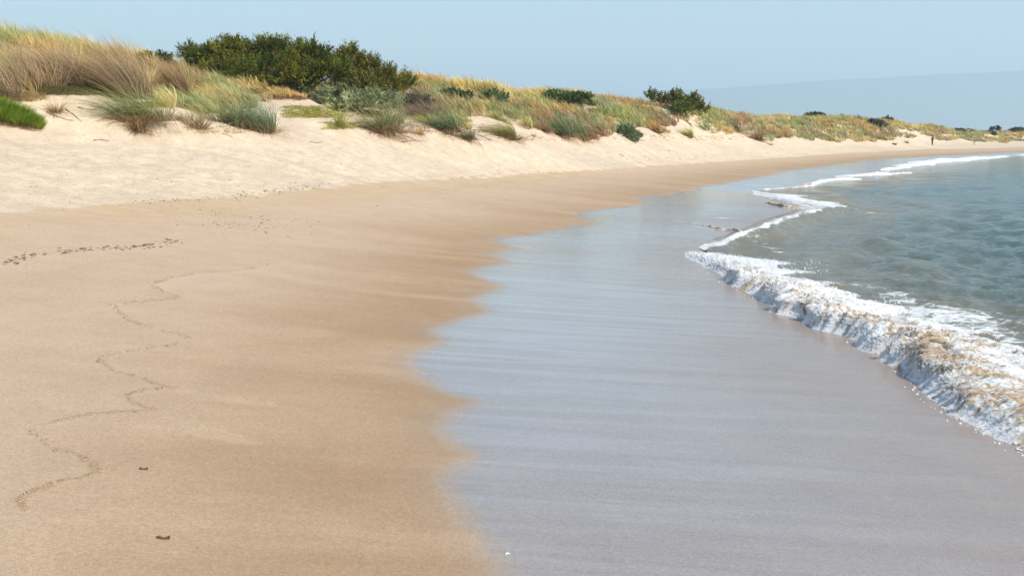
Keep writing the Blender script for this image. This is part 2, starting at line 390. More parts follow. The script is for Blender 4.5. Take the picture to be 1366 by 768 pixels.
# crests: (photo points, height, half width, foam on the crest)
RIDGES = [([(955,326),(985,312),(1015,302),(1045,291),(1075,283),(1105,276),(1128,276),(1150,284)], [.10,.26,.38,.38,.38,.38,.30,.05], .62, 1.0),
          ([(1150,300),(1210,292),(1290,297)], [.05,.10,.04], 1.1, 0), ([(1230,330),(1300,322),(1366,330)], [.03,.10,.08], 1.0, 0)]
FOAMS = [  # photo point, radii x (m), y (m), strength : lacy foam floating on the water
    (1250,418,1.8,1.8,.60),(1290,440,1.8,1.8,.52),(1330,455,2.2,1.3,.52),(1366,500,2.2,1.5,.58),(1340,500,1.2,1.6,.62),(1366,540,1.3,1.1,.55),(1366,450,.9,1.4,.36),(1310,470,.9,1.2,.55),(1200,395,.6,1.6,.5),(1150,378,.5,2,.45),(1030,330,.5,3,.4),
    (1366,470,2.0,1.0,.34),(1120,262,2.5,2.5,.3),(1180,243,3,3,.22),(1120,288,1.2,1.6,.35),(1085,276,1.6,3,.5),(1280,220,4,6,.3),(1000,322,.5,2,.4),(1125,281,1.1,1.6,.45),(990,316,.6,1.5,.4)]
def build_sea():
    ys = [2.0]
    while ys[-1] < 14000:
        y = ys[-1]
        s = min(max(y*y*1.2/4600, .022), max(.5, y*.012)) if y < 420 else y*.08
        ys.append(y+s)
    ys = np.array(ys)
    n = 900
    u = np.linspace(0, 1, n)
    Yg = np.repeat(ys[:, None], n, 1)
    xs0 = water_x(ys)[:, None]; x0 = xs0-np.interp(ys, [0, 29, 33, 60, 150, 300], [.05, .05, .8, 1.4, 4, 6])[:, None]
    wid = np.maximum(ys*.70, 9)[:, None]
    uu = u[None, :]
    Xg = x0+wid*(uu*.55+.45*uu**2)+np.where(uu > .93, (np.exp((uu-.93)/.07*7)-1)*8, 0)
    X, Y = Xg, Yg
    depth = (X-xs0)*np.interp(Y, [20, 60, 150, 300], [1, .8, .6, .5])
    r = np.random.default_rng(3); Z = np.zeros_like(X); NF = [fbm(X/sc, Y/sc, s=80+i_, o=2) for i_, sc in enumerate((1.1, 2.3, 4.1, 9.0, 17.0))]
    env = sstep(depth, 0, 5)
    cell = np.maximum(ys*ys*1.2/4600, .03)[:, None]
    for i in range(64):
        lam = .30*(16**(i/63.0)); th = math.pi+r.normal(0, .75)+(.25)
        if i % 3 == 0: th += r.normal(0, .8)
        k = 2*math.pi/lam; kx, ky = k*math.cos(th), k*math.sin(th)
        amp = .0086*lam**.62*(1+.8*sstep(Y, 35, 90))*np.clip(lam/(cell*2.5)-.6, 0, 1)
        if lam > 3: amp = amp*(3/lam)**.8
        ph = kx*X+ky*Y+r.uniform(0, 6.28)+1.4*NF[min(4, i//13)]
        Z += amp*(np.sin(ph)+.25*np.sin(2*ph))*(.8+.9*NF[(min(4, i//13)+1+i % 3) % 5])
    Z *= env*.95*np.interp(Y, [0, 100, 300], [1, 1, .6])
    Z = np.where(depth > 0, Z+.035*np.exp(-depth/3)*sstep(depth, 0, .5), .03*depth)
    foam = np.zeros_like(X)
    for pts, hs, w, fo in RIDGES:
        P = np.array([unz(a, b, h) for (a, b), h in zip(pts, hs)])
        m = (Y > P[:, 1].min()-4) & (Y < P[:, 1].max()+4) & (X < P[:, 0].max()+5)
        x, y = X[m], Y[m]
        best = np.full(x.shape, 1e9); hh = np.zeros(x.shape); sg = np.zeros(x.shape)
        for j in range(len(P)-1):
            (ax, ay), (bx, by) = P[j], P[j+1]; dx, dy = bx-ax, by-ay; L = dx*dx+dy*dy
            t = np.clip(((x-ax)*dx+(y-ay)*dy)/L, 0, 1); qx, qy = x-ax-t*dx, y-ay-t*dy
            d = np.hypot(qx, qy); q = d < best
            best = np.where(q, d, best); hh = np.where(q, hs[j]+t*(hs[j+1]-hs[j]), hh); sg = np.where(q, np.sign(dx*qy-dy*qx), sg)
        ww = np.where(sg > 0, w*.45, w*1.15)      # steep behind (shoreward), long face
        Z[m] += sstep((depth[m]), -.9, -.1)*hh*np.exp(-(best/ww)**2)*(1+.15*vn(x/.4, y/.4, s=4))
        if fo: foam[m] = np.maximum(foam[m], np.where(sg > 0, .50, .36)*np.exp(-(best/np.where(sg > 0, 2.0, .7))**2))
        foam[m] = np.maximum(foam[m], (.72+.75*fbm(x/1.3, y/1.3, s=91, o=2))*fo*np.exp(-(best/np.where(sg > 0, .8, .26))**2)*1.1)
    for a, b, rx, ry, st in FOAMS:
        cx, cy = unz(a, b, .05)
        foam = np.maximum(foam, st*np.exp(-((X-cx)/rx)**2-((Y-cy)/ry)**2))
    foam = np.maximum(foam, .55*np.exp(-(depth/.6)**2)*sstep(Y, 30, 36))
    foam = np.maximum(foam, .42*np.exp(-(depth/np.interp(Y, [36, 50, 120], [1.0, 1.6, 3.0]))**2)*sstep(Y, 31, 37))
    bw = np.interp(Y, [0, 11, 14, 18, 24, 30], [2.4, 2.4, 2.4, 2.1, 1.7, .9])
    foam = np.maximum(foam, np.interp(Y, [8, 20, 27, 33], [.56, .52, .42, .15])*np.exp(-np.maximum(depth-bw+.5, 0)/np.interp(Y, [10, 16, 24], [1.5, 1.0, .45]))*sstep(34-Y, 0, 3))
    V = np.stack([X, Y, Z], -1).reshape(-1, 3)
    o = mk('sea_water', V, grid_faces(len(ys), n), M_WATER, attrs=dict(depth=depth, foam=foam))
    tag(o, kind='structure')
build_sea(); lap('build_sea')

# ------------------------------------------------------------------ surf: the breaking lip and the small foam fronts
def surf_strip(name, toe, wid, hgt, tan, foam, step, nt_, seed, mat_=None, lump=.062, z0=-.03):
    """toe: plan polyline along the front; the strip rolls from it to the seaward (right-hand) side."""
    toe = np.asarray(toe, float); seg = np.hypot(*np.diff(toe, axis=0).T); S = np.concatenate([[0], np.cumsum(seg)])
    ss_ = [0.]
    while ss_[-1] < S[-1]:
        yy = np.interp(ss_[-1], S, toe[:, 1]); ss_.append(ss_[-1]+step*max(yy/11., .6))
    s = np.array(ss_[:-1]+[S[-1]]); tx = np.interp(s, S, toe[:, 0]); ty = np.interp(s, S, toe[:, 1])
    k = max(3, int(.35/np.median(np.diff(s)))); ker = np.ones(2*k+1)/(2*k+1)
    sm = lambda a: np.convolve(np.pad(a, k, 'reflect', reflect_type='odd'), ker, 'valid')
    tx, ty = sm(tx), sm(ty)
    gx, gy = np.gradient(tx), np.gradient(ty); gx, gy = sm(sm(gx)), sm(sm(gy)); gl = np.hypot(gx, gy); nx, ny = gy/gl, -gx/gl
    q = s/S[-1]; par = lambda v: np.interp(q, np.linspace(0, 1, len(v)), v)
    w, h, ta, fo = par(wid), par(hgt), par(tan), par(foam)
    T = np.linspace(0, 1, nt_)**1.0
    kw = np.maximum(1, ty/25)
    w = w*(1+.35*vn(s/1.1/kw, s*0, s=seed+20)+.2*vn(s/.35/kw, s*0, s=seed+21)); h = h*(1+.30*vn(s/.9/kw, s*0, s=seed+22)+.18*vn(s/.3/kw, s*0, s=seed+23))
    TK = [0, .03, .06, .11, .19, .27, .38, .55, .75, 1]
    px_ = np.interp(T, TK, [0, .02, .04, .06, .09, .14, .25, .42, .68, 1.0])
    pz_ = np.interp(T, TK, [-.03, .06, .17, .42, .74, .95, 1.0, .78, .42, -.10])
    k2 = 5; px_ = np.convolve(np.pad(px_, k2, 'edge'), np.ones(2*k2+1)/(2*k2+1), 'valid'); pz_ = np.convolve(np.pad(pz_, k2, 'edge'), np.ones(2*k2+1)/(2*k2+1), 'valid')
    w_, h_ = w[:, None], h[:, None]
    zt = sm(terrain_z(tx, ty)-.012); zb = zt[:, None]+(z0-zt[:, None])*sstep(T, .08, .4)[None]
    off = px_[None]*w_; zz = zb+pz_[None]*h_
    lip = np.clip(vn(s/.75/kw, s*0, s=seed+40)*1.6+.25, 0, 1)*h*.42; off = off-lip[:, None]*np.exp(-((T-.235)/.055)**2)[None]
    SS = np.repeat(s[:, None], nt_, 1)
    wob = kw*(.20*vn(s/.8/kw, s*0, s=seed)+.12*vn(s/.25/kw, s*0, s=seed+1)+.06*vn(s/.08/kw, s*0, s=seed+2))
    off = off+(wob*np.clip(h*5, .2, 1))[:, None]*(1-.6*T[None])
    X = tx[:, None]+nx[:, None]*off; Y = ty[:, None]+ny[:, None]*off; Z = zz
    dpx, dpz = np.gradient(px_)[None]*w_, np.gradient(pz_)[None]*h_
    l = np.hypot(dpx, dpz)+1e-6; ox, oz = -dpz/l, dpx/l
    AA = np.cumsum(l, 1); kk = np.maximum(1, Y/22)
    S1 = (SS+.12*vn(X/.3, Y/.3, Z/.3, s=seed+11)+AA*.25*vn(SS/1.5, AA*0, s=seed+12))/kk; A1 = AA/kk
    envT = (.25+.75*sstep(T, .03, .16))*sstep(T, 0, .03)*(1-.55*sstep(T, .5, 1))
    A = (np.clip(h*3.2, .12, 1.0)[:, None]*envT[None])*lump
    disp = A*(1.5*fbm(S1/.5, A1/.7, s=seed+5, o=2)+.38*(np.abs(vn(S1/.24, A1/.4, s=seed+6))*2-.6)+.38*vn(S1/.10, A1/.16, s=seed+7)+.26*(np.abs(vn(X/.05/kk, Y/.04/kk, Z/.04, s=seed+9))*2-.4)+.26*vn(X/.024/kk, Y/.02/kk, Z/.02, s=seed+8))
    # torn, splashing crest
    cr_ = np.exp(-((T-.34)/.07)**2)[None]*np.maximum(0, vn(S1/.07, A1/.12, s=seed+30))**1.5*np.clip(h*3, 0, 1)[:, None]*.09
    X = X+disp*ox*nx[:, None]; Y = Y+disp*ox*ny[:, None]; Z = Z+disp*oz+cr_
    endt = sstep(q, 0, .02)*sstep(1-q, 0, .03); Z = zb-.05+(Z-zb+.05)*endt[:, None]
    tanv = ta[:, None]*(.35+.9*np.exp(-((T[None]-.38)/.24)**2))+.25*fbm(S1/.9, A1/1.2, s=seed+31, o=2); foamv = fo[:, None]*(.90-.74*sstep(T, .45, 1)[None]*(.8+.2*np.sin(SS)))+.30*fbm(S1/.22, A1/.7, s=seed+32, o=2)-.12*np.exp(-((T[None]-.2)/.08)**2)
    V = np.stack([X, Y, Z], -1).reshape(-1, 3)
    global FROTH; FROTH = (X, Y, Z, np.broadcast_to(tanv, X.shape))
    return mk(name, V, grid_faces(len(s), nt_), mat_ or M_SURF, attrs=dict(tan=np.broadcast_to(tanv, X.shape), foam=np.broadcast_to(foamv, X.shape), depth=X*0+2))
o = surf_strip('breaking_wave', TOE, [2.8,3.0,3.0,2.9,2.7,2.5,2.3,2.2,2.3,2.5,2.8,3.0,2.9,2.2,1.0], [.13,.14,.17,.22,.28,.31,.30,.27,.25,.22,.20,.17,.13,.08,.03],
    [.54,.54,.58,.66,.70,.60,.50,.44,.44,.46,.42,.40,.32,.1], [.72,.72,.75,.78,.84,.92,.98,1,1,1,1,1,1,1], .016, 190, 40)
tag(o, kind='structure')
def froth():
    X, Y, Z, tv = FROTH; r = np.random.default_rng(66); nr, nc = X.shape; P, R = [], []
    while len(P) < 9000:
        i, j = r.integers(0, nr), int(nc*(.02+.5*r.random()**1.2)) if r.random() < .75 else int(nc*r.uniform(.4, .95))
        if vn(np.array([X[i, j]/.22]), np.array([Y[i, j]/.3]), s=9)[0] < r.uniform(-.9, .5): continue
        k = Y[i, j]/14; P.append((X[i, j]+r.normal(0, .012), Y[i, j]+r.normal(0, .012), Z[i, j]+abs(r.normal(0, .010))*k)); R.append(r.choice([.002, .003, .004, .007])*k)
    return P, R
FROTH_PR = froth()
FR = [('foam_front', [(984,309),(960,306),(935,302),(912,299),(889,297)], [.5,.5,.4,.3,.1], [.13,.12,.10,.08,.03], [1.0,1.0,.95,.8,.5], [1.5]*5, 81),
      ('foam_front', [(1068,277),(1048,276),(1030,273),(1015,270.5)], [.9,.8,.6,.3], [.16,.16,.12,.04], [.9,.95,.9,.5], [1.5]*4, 82),
      ('foam_front', [(1110,279),(1085,275),(1060,270),(1035,264),(1010,258),(993,253.5)], [1.6,2.2,2.4,2.2,1.8,.6], [.10,.12,.12,.10,.08,.03], [.3,.25,.2,.15,.1,.1], [.6,.75,.8,.85,.9,.9], 83),
      ('foam_front', [(1110,242),(1085,248),(1050,251.5),(1020,253)], [1.0,1.0,.9,.5], [.14,.14,.13,.06], [.2,.3,.6,.6], [1,1,.9,.8], 84),
      ('foam_front', [(1152,239),(1130,240),(1115,241),(1098,242)], [1.0,1.8,1.8,.6], [.08,.16,.16,.05], [.1]*4, [.9,1,1,1], 85),
      ('foam_front', [(1220,230.5),(1190,232.5),(1165,234),(1132,236)], [1.6,2.4,2.6,1.2], [.10,.18,.20,.08], [.45,.3,.15,.1], [1]*4, 86),
      ('foam_front', [(1212,223.5),(1195,225),(1178,227)], [1.0,1.4,.6], [.12,.14,.06], [.1]*3, [1]*3, 87),
      ('foam_front', [(1345,208.6),(1320,211),(1290,213.5),(1255,217),(1225,221),(1205,224.5)], [1.5,2.2,3.0,3.2,3,1.2], [.14,.22,.26,.26,.24,.10], [.05]*6, [1]*6, 88),
      ('foam_front', [(1440,204.5),(1400,206),(1352,207.8)], [2.5,2.5,1], [.2,.2,.06], [.05]*3, [1]*3, 89)]
FR.append(('foam_front', [(1004,290.5),(975,291.5),(945,292.5),(915,296)], [.35,.45,.4,.2], [.03,.035,.03,.01], [.1]*4, [.62,.66,.6,.5], 90))
for nm, pts, w, h, ta, fo, sd in FR:
    P = np.array([unz(a, b, .03) for a, b in pts])
    o = surf_strip(nm, P, w, h, ta, fo, .022, 42, sd, lump=.08, z0=-.02); tag(o, 'white and sandy foam rolling onto the wet sand', 'foam', kind='stuff')

def blobs(name, pts, rad, m, seed=1, flat=1.0, cols=None):
    """many small irregular grains in one mesh"""
    t = (1+5**.5)/2
    iv = np.array([(-1,t,0),(1,t,0),(-1,-t,0),(1,-t,0),(0,-1,t),(0,1,t),(0,-1,-t),(0,1,-t),(t,0,-1),(t,0,1),(-t,0,-1),(-t,0,1)])/1.9
    fc = np.array([(0,11,5),(0,5,1),(0,1,7),(0,7,10),(0,10,11),(1,5,9),(5,11,4),(11,10,2),(10,7,6),(7,1,8),(3,9,4),(3,4,2),(3,2,6),(3,6,8),(3,8,9),(4,9,5),(2,4,11),(6,2,10),(8,6,7),(9,8,1)])
    r = np.random.default_rng(seed); n = len(pts)
    sc = np.asarray(rad)[:, None, None]*(1+.3*r.normal(size=(n, 12, 1)))*r.uniform(.6, 1.4, (n, 1, 3)); sc[..., 2] *= flat
    V = (np.asarray(pts)[:, None, :]+iv[None]*sc).reshape(-1, 3)
    Fc = (fc[None]+12*np.arange(n)[:, None, None]).reshape(-1, 3)
    return mk(name, V, Fc, m)
# spray thrown up from the crest, bubbles shed along the toe
sp_ = []
for (px, py, n_, sx, sz, Y0) in [(1080,356,34,.14,.09,22.9),(1015,316,26,.25,.05,31),(960,326,20,.2,.05,32),(1105,384,22,.2,.05,21),(1186,404,26,.2,.05,18.6),(1060,362,30,.3,.05,23),(1200,440,18,.25,.05,15.8)]:
    c = at(px, py, Y0)
    for _ in range(n_): sp_.append((c[0]+random.gauss(0, sx), c[1]+random.gauss(0, .3), c[2]+abs(random.gauss(0, sz))-.03))
M_FOAM = plain('foam_bubbles', (.84, .85, .85), (.76, .77, .78), 60, .95)
tag(blobs('wave_froth', FROTH_PR[0], FROTH_PR[1], M_FOAM, 5), 'fine white froth and bubbles over the breaking wave', 'froth', kind='stuff')
tag(blobs('sea_spray', sp_, [random.choice([.004, .006, .008, .013]) for _ in sp_], M_FOAM, 3), 'drops of white spray above the breaking wave', 'spray', kind='stuff')
fz = []
for _ in range(260):
    i = random.uniform(0, len(TOE)-3); j = int(i); t = i-j; p = TOE[j]*(1-t)+TOE[j+1]*t
    fz.append((p[0]+random.gauss(.02, .10), p[1], float(terrain_z(p[0], p[1]))+.006))
tag(blobs('foam_bubbles', fz, [random.choice([.004, .007, .010, .016]) for _ in fz], M_FOAM, 4, .6), 'loose white bubbles along the edge of the wave', 'foam', kind='stuff')

# ------------------------------------------------------------------ grass
def blades(base, n_each, length, width, lean, spread, c_root, c_tip, seg=3, r0=.12, up=1.0, seed=0, droop=.35, cvar=.18, lenv=.35):
    """base (K,3) tussock centres; per-tussock arrays allowed. Returns V, Q, C."""
    r = np.random.default_rng(seed); K = len(base)
    ne = np.broadcast_to(np.asarray(n_each, int), (K,)); idx = np.repeat(np.arange(K), ne); n = len(idx)
    pick = lambda a: (np.broadcast_to(np.asarray(a, float), (K,))[idx])
    L = pick(length)*(1-lenv*r.random(n)**1.3); Wd = pick(width)*r.uniform(.7, 1.3, n)
    ph = r.uniform(0, 2*math.pi, n); rr = np.sqrt(r.random(n)); R0 = pick(r0)
    b = base[idx].copy(); b[:, 0] += np.cos(ph)*rr*R0; b[:, 1] += np.sin(ph)*rr*R0
    spd = pick(spread)*(.25+rr)
    ln = np.broadcast_to(np.asarray(lean, float), (K, 2))[idx]
    d0 = np.stack([np.cos(ph)*spd+ln[:, 0]*.55+r.normal(0, .15, n), np.sin(ph)*spd+ln[:, 1]*.55+r.normal(0, .15, n), pick(up)*np.ones(n)], 1)
    d0 /= np.linalg.norm(d0, axis=1)[:, None]
    bend = np.stack([ln[:, 0]+d0[:, 0]*.3, ln[:, 1]+d0[:, 1]*.3, -np.ones(n)*pick(droop)*(1+r.normal(0, .3, n))-.4*np.abs(ln[:, 0])*0], 1)*.55*(.6+.8*r.random(n))[:, None]
    wa = r.uniform(0, math.pi, n); wv = np.stack([np.cos(wa), np.sin(wa), r.normal(0, .2, n)], 1)
    ts = np.linspace(0, 1, seg+1); wp = np.interp(ts, [0, .4, .8, 1], [1, .9, .55, .12])
    V = np.empty((n, seg+1, 2, 3), np.float32); C = np.empty((n, seg+1, 2, 3), np.float32)
    cr = np.broadcast_to(np.asarray(c_root, float), (K, 3))[idx]; ct = np.broadcast_to(np.asarray(c_tip, float), (K, 3))[idx]
    br = (1+cvar*r.normal(size=n))[:, None].clip(.4, 1.7)
    for i, t in enumerate(ts):
        p = b+L[:, None]*(d0*t+bend*t*t); o_ = wv*(Wd*wp[i]*.5)[:, None]
        V[:, i, 0] = p-o_; V[:, i, 1] = p+o_
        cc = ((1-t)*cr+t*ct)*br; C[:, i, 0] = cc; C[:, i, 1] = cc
    q = np.array([[2*i, 2*i+1, 2*i+3, 2*i+2] for i in range(seg)])
    Q = (q[None]+(2*(seg+1))*np.arange(n)[:, None, None]).reshape(-1, 4)
    return V.reshape(-1, 3), Q, np.clip(C.reshape(-1, 3), .01, 1)
def join(parts):
    V, Q, C = [], [], []; o = 0
    for v, q, c in parts: V.append(v); Q.append(q+o); C.append(c); o += len(v)
    return np.concatenate(V), np.concatenate(Q), np.concatenate(C)

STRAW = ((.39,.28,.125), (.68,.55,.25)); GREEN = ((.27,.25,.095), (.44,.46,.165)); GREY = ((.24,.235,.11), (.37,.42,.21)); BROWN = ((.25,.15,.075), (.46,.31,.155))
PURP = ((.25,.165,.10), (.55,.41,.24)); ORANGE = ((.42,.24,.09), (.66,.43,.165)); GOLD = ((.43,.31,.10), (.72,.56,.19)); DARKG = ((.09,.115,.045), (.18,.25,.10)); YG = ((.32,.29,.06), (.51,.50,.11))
EDGE_V = np.array([(-300,128),(-40,124),(60,122),(100,116),(150,120),(190,134),(225,141),(262,149),(290,153),(330,147),(350,134),(400,130),(470,138),(530,148),(560,160),(590,172),(625,178),(650,158),(690,166),(720,172),(760,181),(805,184),(822,172),(848,166),
    (870,176),(890,176),(905,160),(930,170),(960,180),(985,176),(1010,184),(1060,184),(1100,188),(1160,187),(1185,187),(1215,184),(1232,177),(1252,184),(1290,188),(1366,189),(1700,190)], float)
BARE = [(205,130,42,4.5),(640,163,22,9),(785,146,16,4),(760,160,9,4),(440,131,52,3),(810,158,7,3),(1205,175,9,2),(735,156,8,2.5),(610,158,10,4),(1218,178,14,3),(880,157,7,3),(1265,181,8,2),(1322,182,13,2.5),(330,130,30,5)]
PATCH = [ # photo ellipse, palette, weight
    (120,102,75,20,PURP,.5),(30,104,50,20,PURP,.35),(110,60,120,20,GREEN,.4),(110,60,120,20,GOLD,.5),(245,105,42,20,BROWN,.7),(275,105,30,30,GREEN,.55),(210,85,60,14,STRAW,.6),(40,50,50,16,GOLD,.5),
    (360,115,40,12,STRAW,.6),(330,125,50,12,STRAW,.4),(460,145,60,12,BROWN,.35),(575,105,40,12,ORANGE,.85),(630,112,40,14,GOLD,.75),(640,135,60,22,STRAW,.6),(600,135,25,12,GREY,.6),(585,150,30,18,BROWN,.55),(610,165,14,12,GREEN,.9),
    (655,130,18,6,DARKG,.75),(700,150,60,16,GREEN,.5),(735,172,26,8,BROWN,.8),(690,130,30,10,GOLD,.5),(745,145,40,10,ORANGE,.45),(810,128,50,9,ORANGE,.75),(860,140,40,9,ORANGE,.7),(775,142,18,4,DARKG,.8),(770,150,12,5,GREY,.8),
    (750,170,22,12,GREY,.75),(790,168,18,10,GREY,.65),(840,155,34,9,GREEN,.6),(895,160,34,12,BROWN,.55),(945,155,26,14,GREEN,.6),(960,142,40,8,ORANGE,.6),(990,165,12,10,BROWN,.7),(1020,155,50,10,STRAW,.6),(1050,150,30,6,ORANGE,.5),(1090,165,50,10,GREEN,.4),
    (1060,180,20,5,BROWN,.5),(1130,165,40,8,ORANGE,.35),(1215,166,30,6,GOLD,.85),(1180,178,14,6,BROWN,.6),(1230,176,20,5,GREEN,.5),(1250,180,16,5,BROWN,.5),(1290,178,40,6,GREEN,.5),(1340,176,40,6,STRAW,.4)]
def dune_grass():
    parts = []; r = np.random.default_rng(5)
    N0 = 34000
    Y = 33*np.exp(r.random(N0)*math.log(330/33.)); back = r.random(N0)
    xf = np.interp(Y, Yf, Xf); xc = np.interp(Y, Yc, Xc)
    xd_ = np.interp(Y, Yd, Xdry); X = (xd_-1.5)-(back)*(xd_-1.5-xc+5+.02*Y)
    keep = np.abs(X/Y) < .62
    X, Y = X[keep], Y[keep]; Z = terrain_z(X, Y); px, py = project(X, Y, Z)
    edge = np.interp(px, EDGE_V[:, 0], EDGE_V[:, 1])+vn(px/9., py*0, s=2)*3+vn(px/3., py*0, s=3)*2
    ok = (py < edge)
    for a, b, rx, ry in BARE: ok &= (((px-a)/rx)**2+((py-b)/ry)**2) > .8+.5*vn(px/6, py/3, s=8)
    dens = .5+.5*fbm(X/3.5, Y/3.5, s=12, o=2)*1.6
    ok &= r.random(len(X)) < np.clip(dens+.45, .45, 1)*np.interp(Y, [33, 60, 120, 330], [.75, .8, .8, .8])
    X, Y, Z, px, py = X[ok], Y[ok], Z[ok], px[ok], py[ok]; K = len(X)
    cr = np.empty((K, 3)); ct = np.empty((K, 3))
    pal = [STRAW, GREEN, GREY, BROWN, GOLD, ORANGE]
    f = fbm(X/6, Y/6, s=40, o=3)*1.6+r.normal(0, .22, K)
    sel = np.digitize(f, [-.60, -.16, .14, .44, .70]); order = [3, 2, 1, 0, 4, 5]
    for i in range(K):
        p = pal[order[sel[i]]]
        for a, b, rx, ry, pp, wgt in PATCH:
            d = ((px[i]-a)/rx)**2+((py[i]-b)/ry)**2
            if d < 1.1 and r.random() < wgt*min(1, (1.3-d)*1.6): p = pp; break
        cr[i], ct[i] = p
    # hummock colour drift
    vv = (1.14+.28*fbm(X/2.5, Y/2.5, s=50, o=2)+.20*r.normal(size=K))[:, None]; cr *= vv; ct *= vv
    L = .78*(1+.35*r.normal(size=K)).clip(.45, 1.7)*np.interp(Y, [33, 60, 330], [1.15, 1, 1.0])
    L = L*np.where((px < 250) & (py < 125), 1.35, 1)
    low = (px > 340) & (px < 560) & (py > 118); L = np.where(low, L*.5, L)
    ld = np.stack([-.75-.35*fbm(X/8, Y/8, s=60, o=2)+r.normal(0, .24, K), .12+r.normal(0, .25, K)], 1)
    for y0, y1, ne, sg in ((0, 62, 62, 3), (62, 110, 34, 3), (110, 400, 18, 2)):
        m = (Y >= y0) & (Y < y1)
        if not m.any(): continue
        base = np.stack([X[m], Y[m], Z[m]-.04], 1)
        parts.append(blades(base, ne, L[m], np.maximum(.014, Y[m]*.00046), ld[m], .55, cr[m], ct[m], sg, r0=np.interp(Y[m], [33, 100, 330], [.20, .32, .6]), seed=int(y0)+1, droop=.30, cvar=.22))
    V, Q, C = join_mixed(parts)
    o = mk('dune_grass', V, Q, M_GRASS, cols=C, smooth=True)
    tag(o, 'windswept straw and green marram grass covering the dunes', 'grass', kind='stuff'); print('dune grass tussocks', K, 'faces', len(Q))
def join_mixed(parts): return join(parts)
dune_grass(); lap('dune_grass')

# low creeping plants on the sand (cannot be counted)
def ground_cover():
    parts = []; r = np.random.default_rng(15)
    for a, b, rx, ry, n, pal, L in [(418,150,48,8,520,YG,.17),(455,168,30,5,160,YG,.14),(500,152,40,5,130,BROWN,.2),(110,121,70,6,600,((.20,.17,.07),(.30,.28,.10)),.22),(210,140,30,3,120,YG,.18),(245,136,22,3,90,GREEN,.2),(385,128,55,6,260,BROWN,.2),(20,130,40,6,200,STRAW,.25),
                              (330,118,30,8,160,((.2,.16,.05),(.34,.27,.08)),.3),(560,172,26,6,60,BROWN,.14),(650,172,22,5,60,BROWN,.14),(300,172,60,6,50,STRAW,.14),(700,184,60,4,60,BROWN,.12),(850,184,60,4,50,BROWN,.14),(960,184,60,3,50,BROWN,.14)]:
        B = []
        for _ in range(n):
            q = hit(a+rx*r.uniform(-1, 1)*r.random()**.4, b+ry*r.uniform(-1, 1), 20, 300); B.append(q)
        B = np.array(B); B[:, 2] -= .01
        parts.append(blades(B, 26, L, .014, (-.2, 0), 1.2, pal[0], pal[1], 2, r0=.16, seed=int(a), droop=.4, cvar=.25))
    V, Q, C = join_mixed(parts); tag(mk('ground_cover', V, Q, M_GRASS, cols=C), 'low yellow-green creeping plants on the dune sand', 'ground cover', kind='stuff')
ground_cover(); lap('ground_cover')

# ------------------------------------------------------------------ tufts that stand apart along the foot of the dunes
def tuft(px, py, wpx, hpx, n, pal, label, lean=(-.3, 0), name='grass_tuft', dead=.0, dead_pal=BROWN, sub=3, seed=0, cat='grass tuft', group='tufts along the foot of the dunes', spread=None, droop=.85):
    x, y, z = hit(px, py, 20, 320); k = y/F_
    W, H = wpx*k, hpx*k
    r = np.random.default_rng(1000+seed+int(px)); r0 = W*.16
    sprd = (W*.5/max(H, .01))*.9 if spread is None else spread
    if spread is None and lean[0] < -.15: lean = (lean[0]*1.7, lean[1]); sprd *= .8
    L = math.hypot(W*.38, H)*1.12
    sub_c = np.array([(r.normal(0, W*.12), r.normal(0, W*.10), -.04) for _ in range(sub)])
    if sub == 1: sub_c[:] = (0, 0, -.03)
    wd = max(.013, y*.00036)
    root = empty(name, (x, y, z)); tag(root, label, cat, group)
    cr, ct = np.array(pal[0]), np.array(pal[1])
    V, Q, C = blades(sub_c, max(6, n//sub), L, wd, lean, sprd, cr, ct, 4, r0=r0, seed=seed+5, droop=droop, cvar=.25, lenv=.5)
    mk('blades', V, Q, M_GRASS, root, cols=C)
    if dead > 0:
        V, Q, C = blades(sub_c+[0, 0, .0], max(5, int(n*dead)//sub), L*.55, wd*1.2, (lean[0]*.2+.1, -.15), max(1.2, sprd*1.5), dead_pal[0], dead_pal[1], 3, r0=r0*1.4, seed=seed+9, droop=1.3, cvar=.3)
        mk('dead_leaves', V, Q, M_GRASS, root, cols=C)
    return root
BG = ((.10,.17,.045), (.16,.34,.05)); BLUE = ((.19,.19,.09), (.27,.41,.24)); MG = ((.21,.21,.08), (.42,.47,.19))
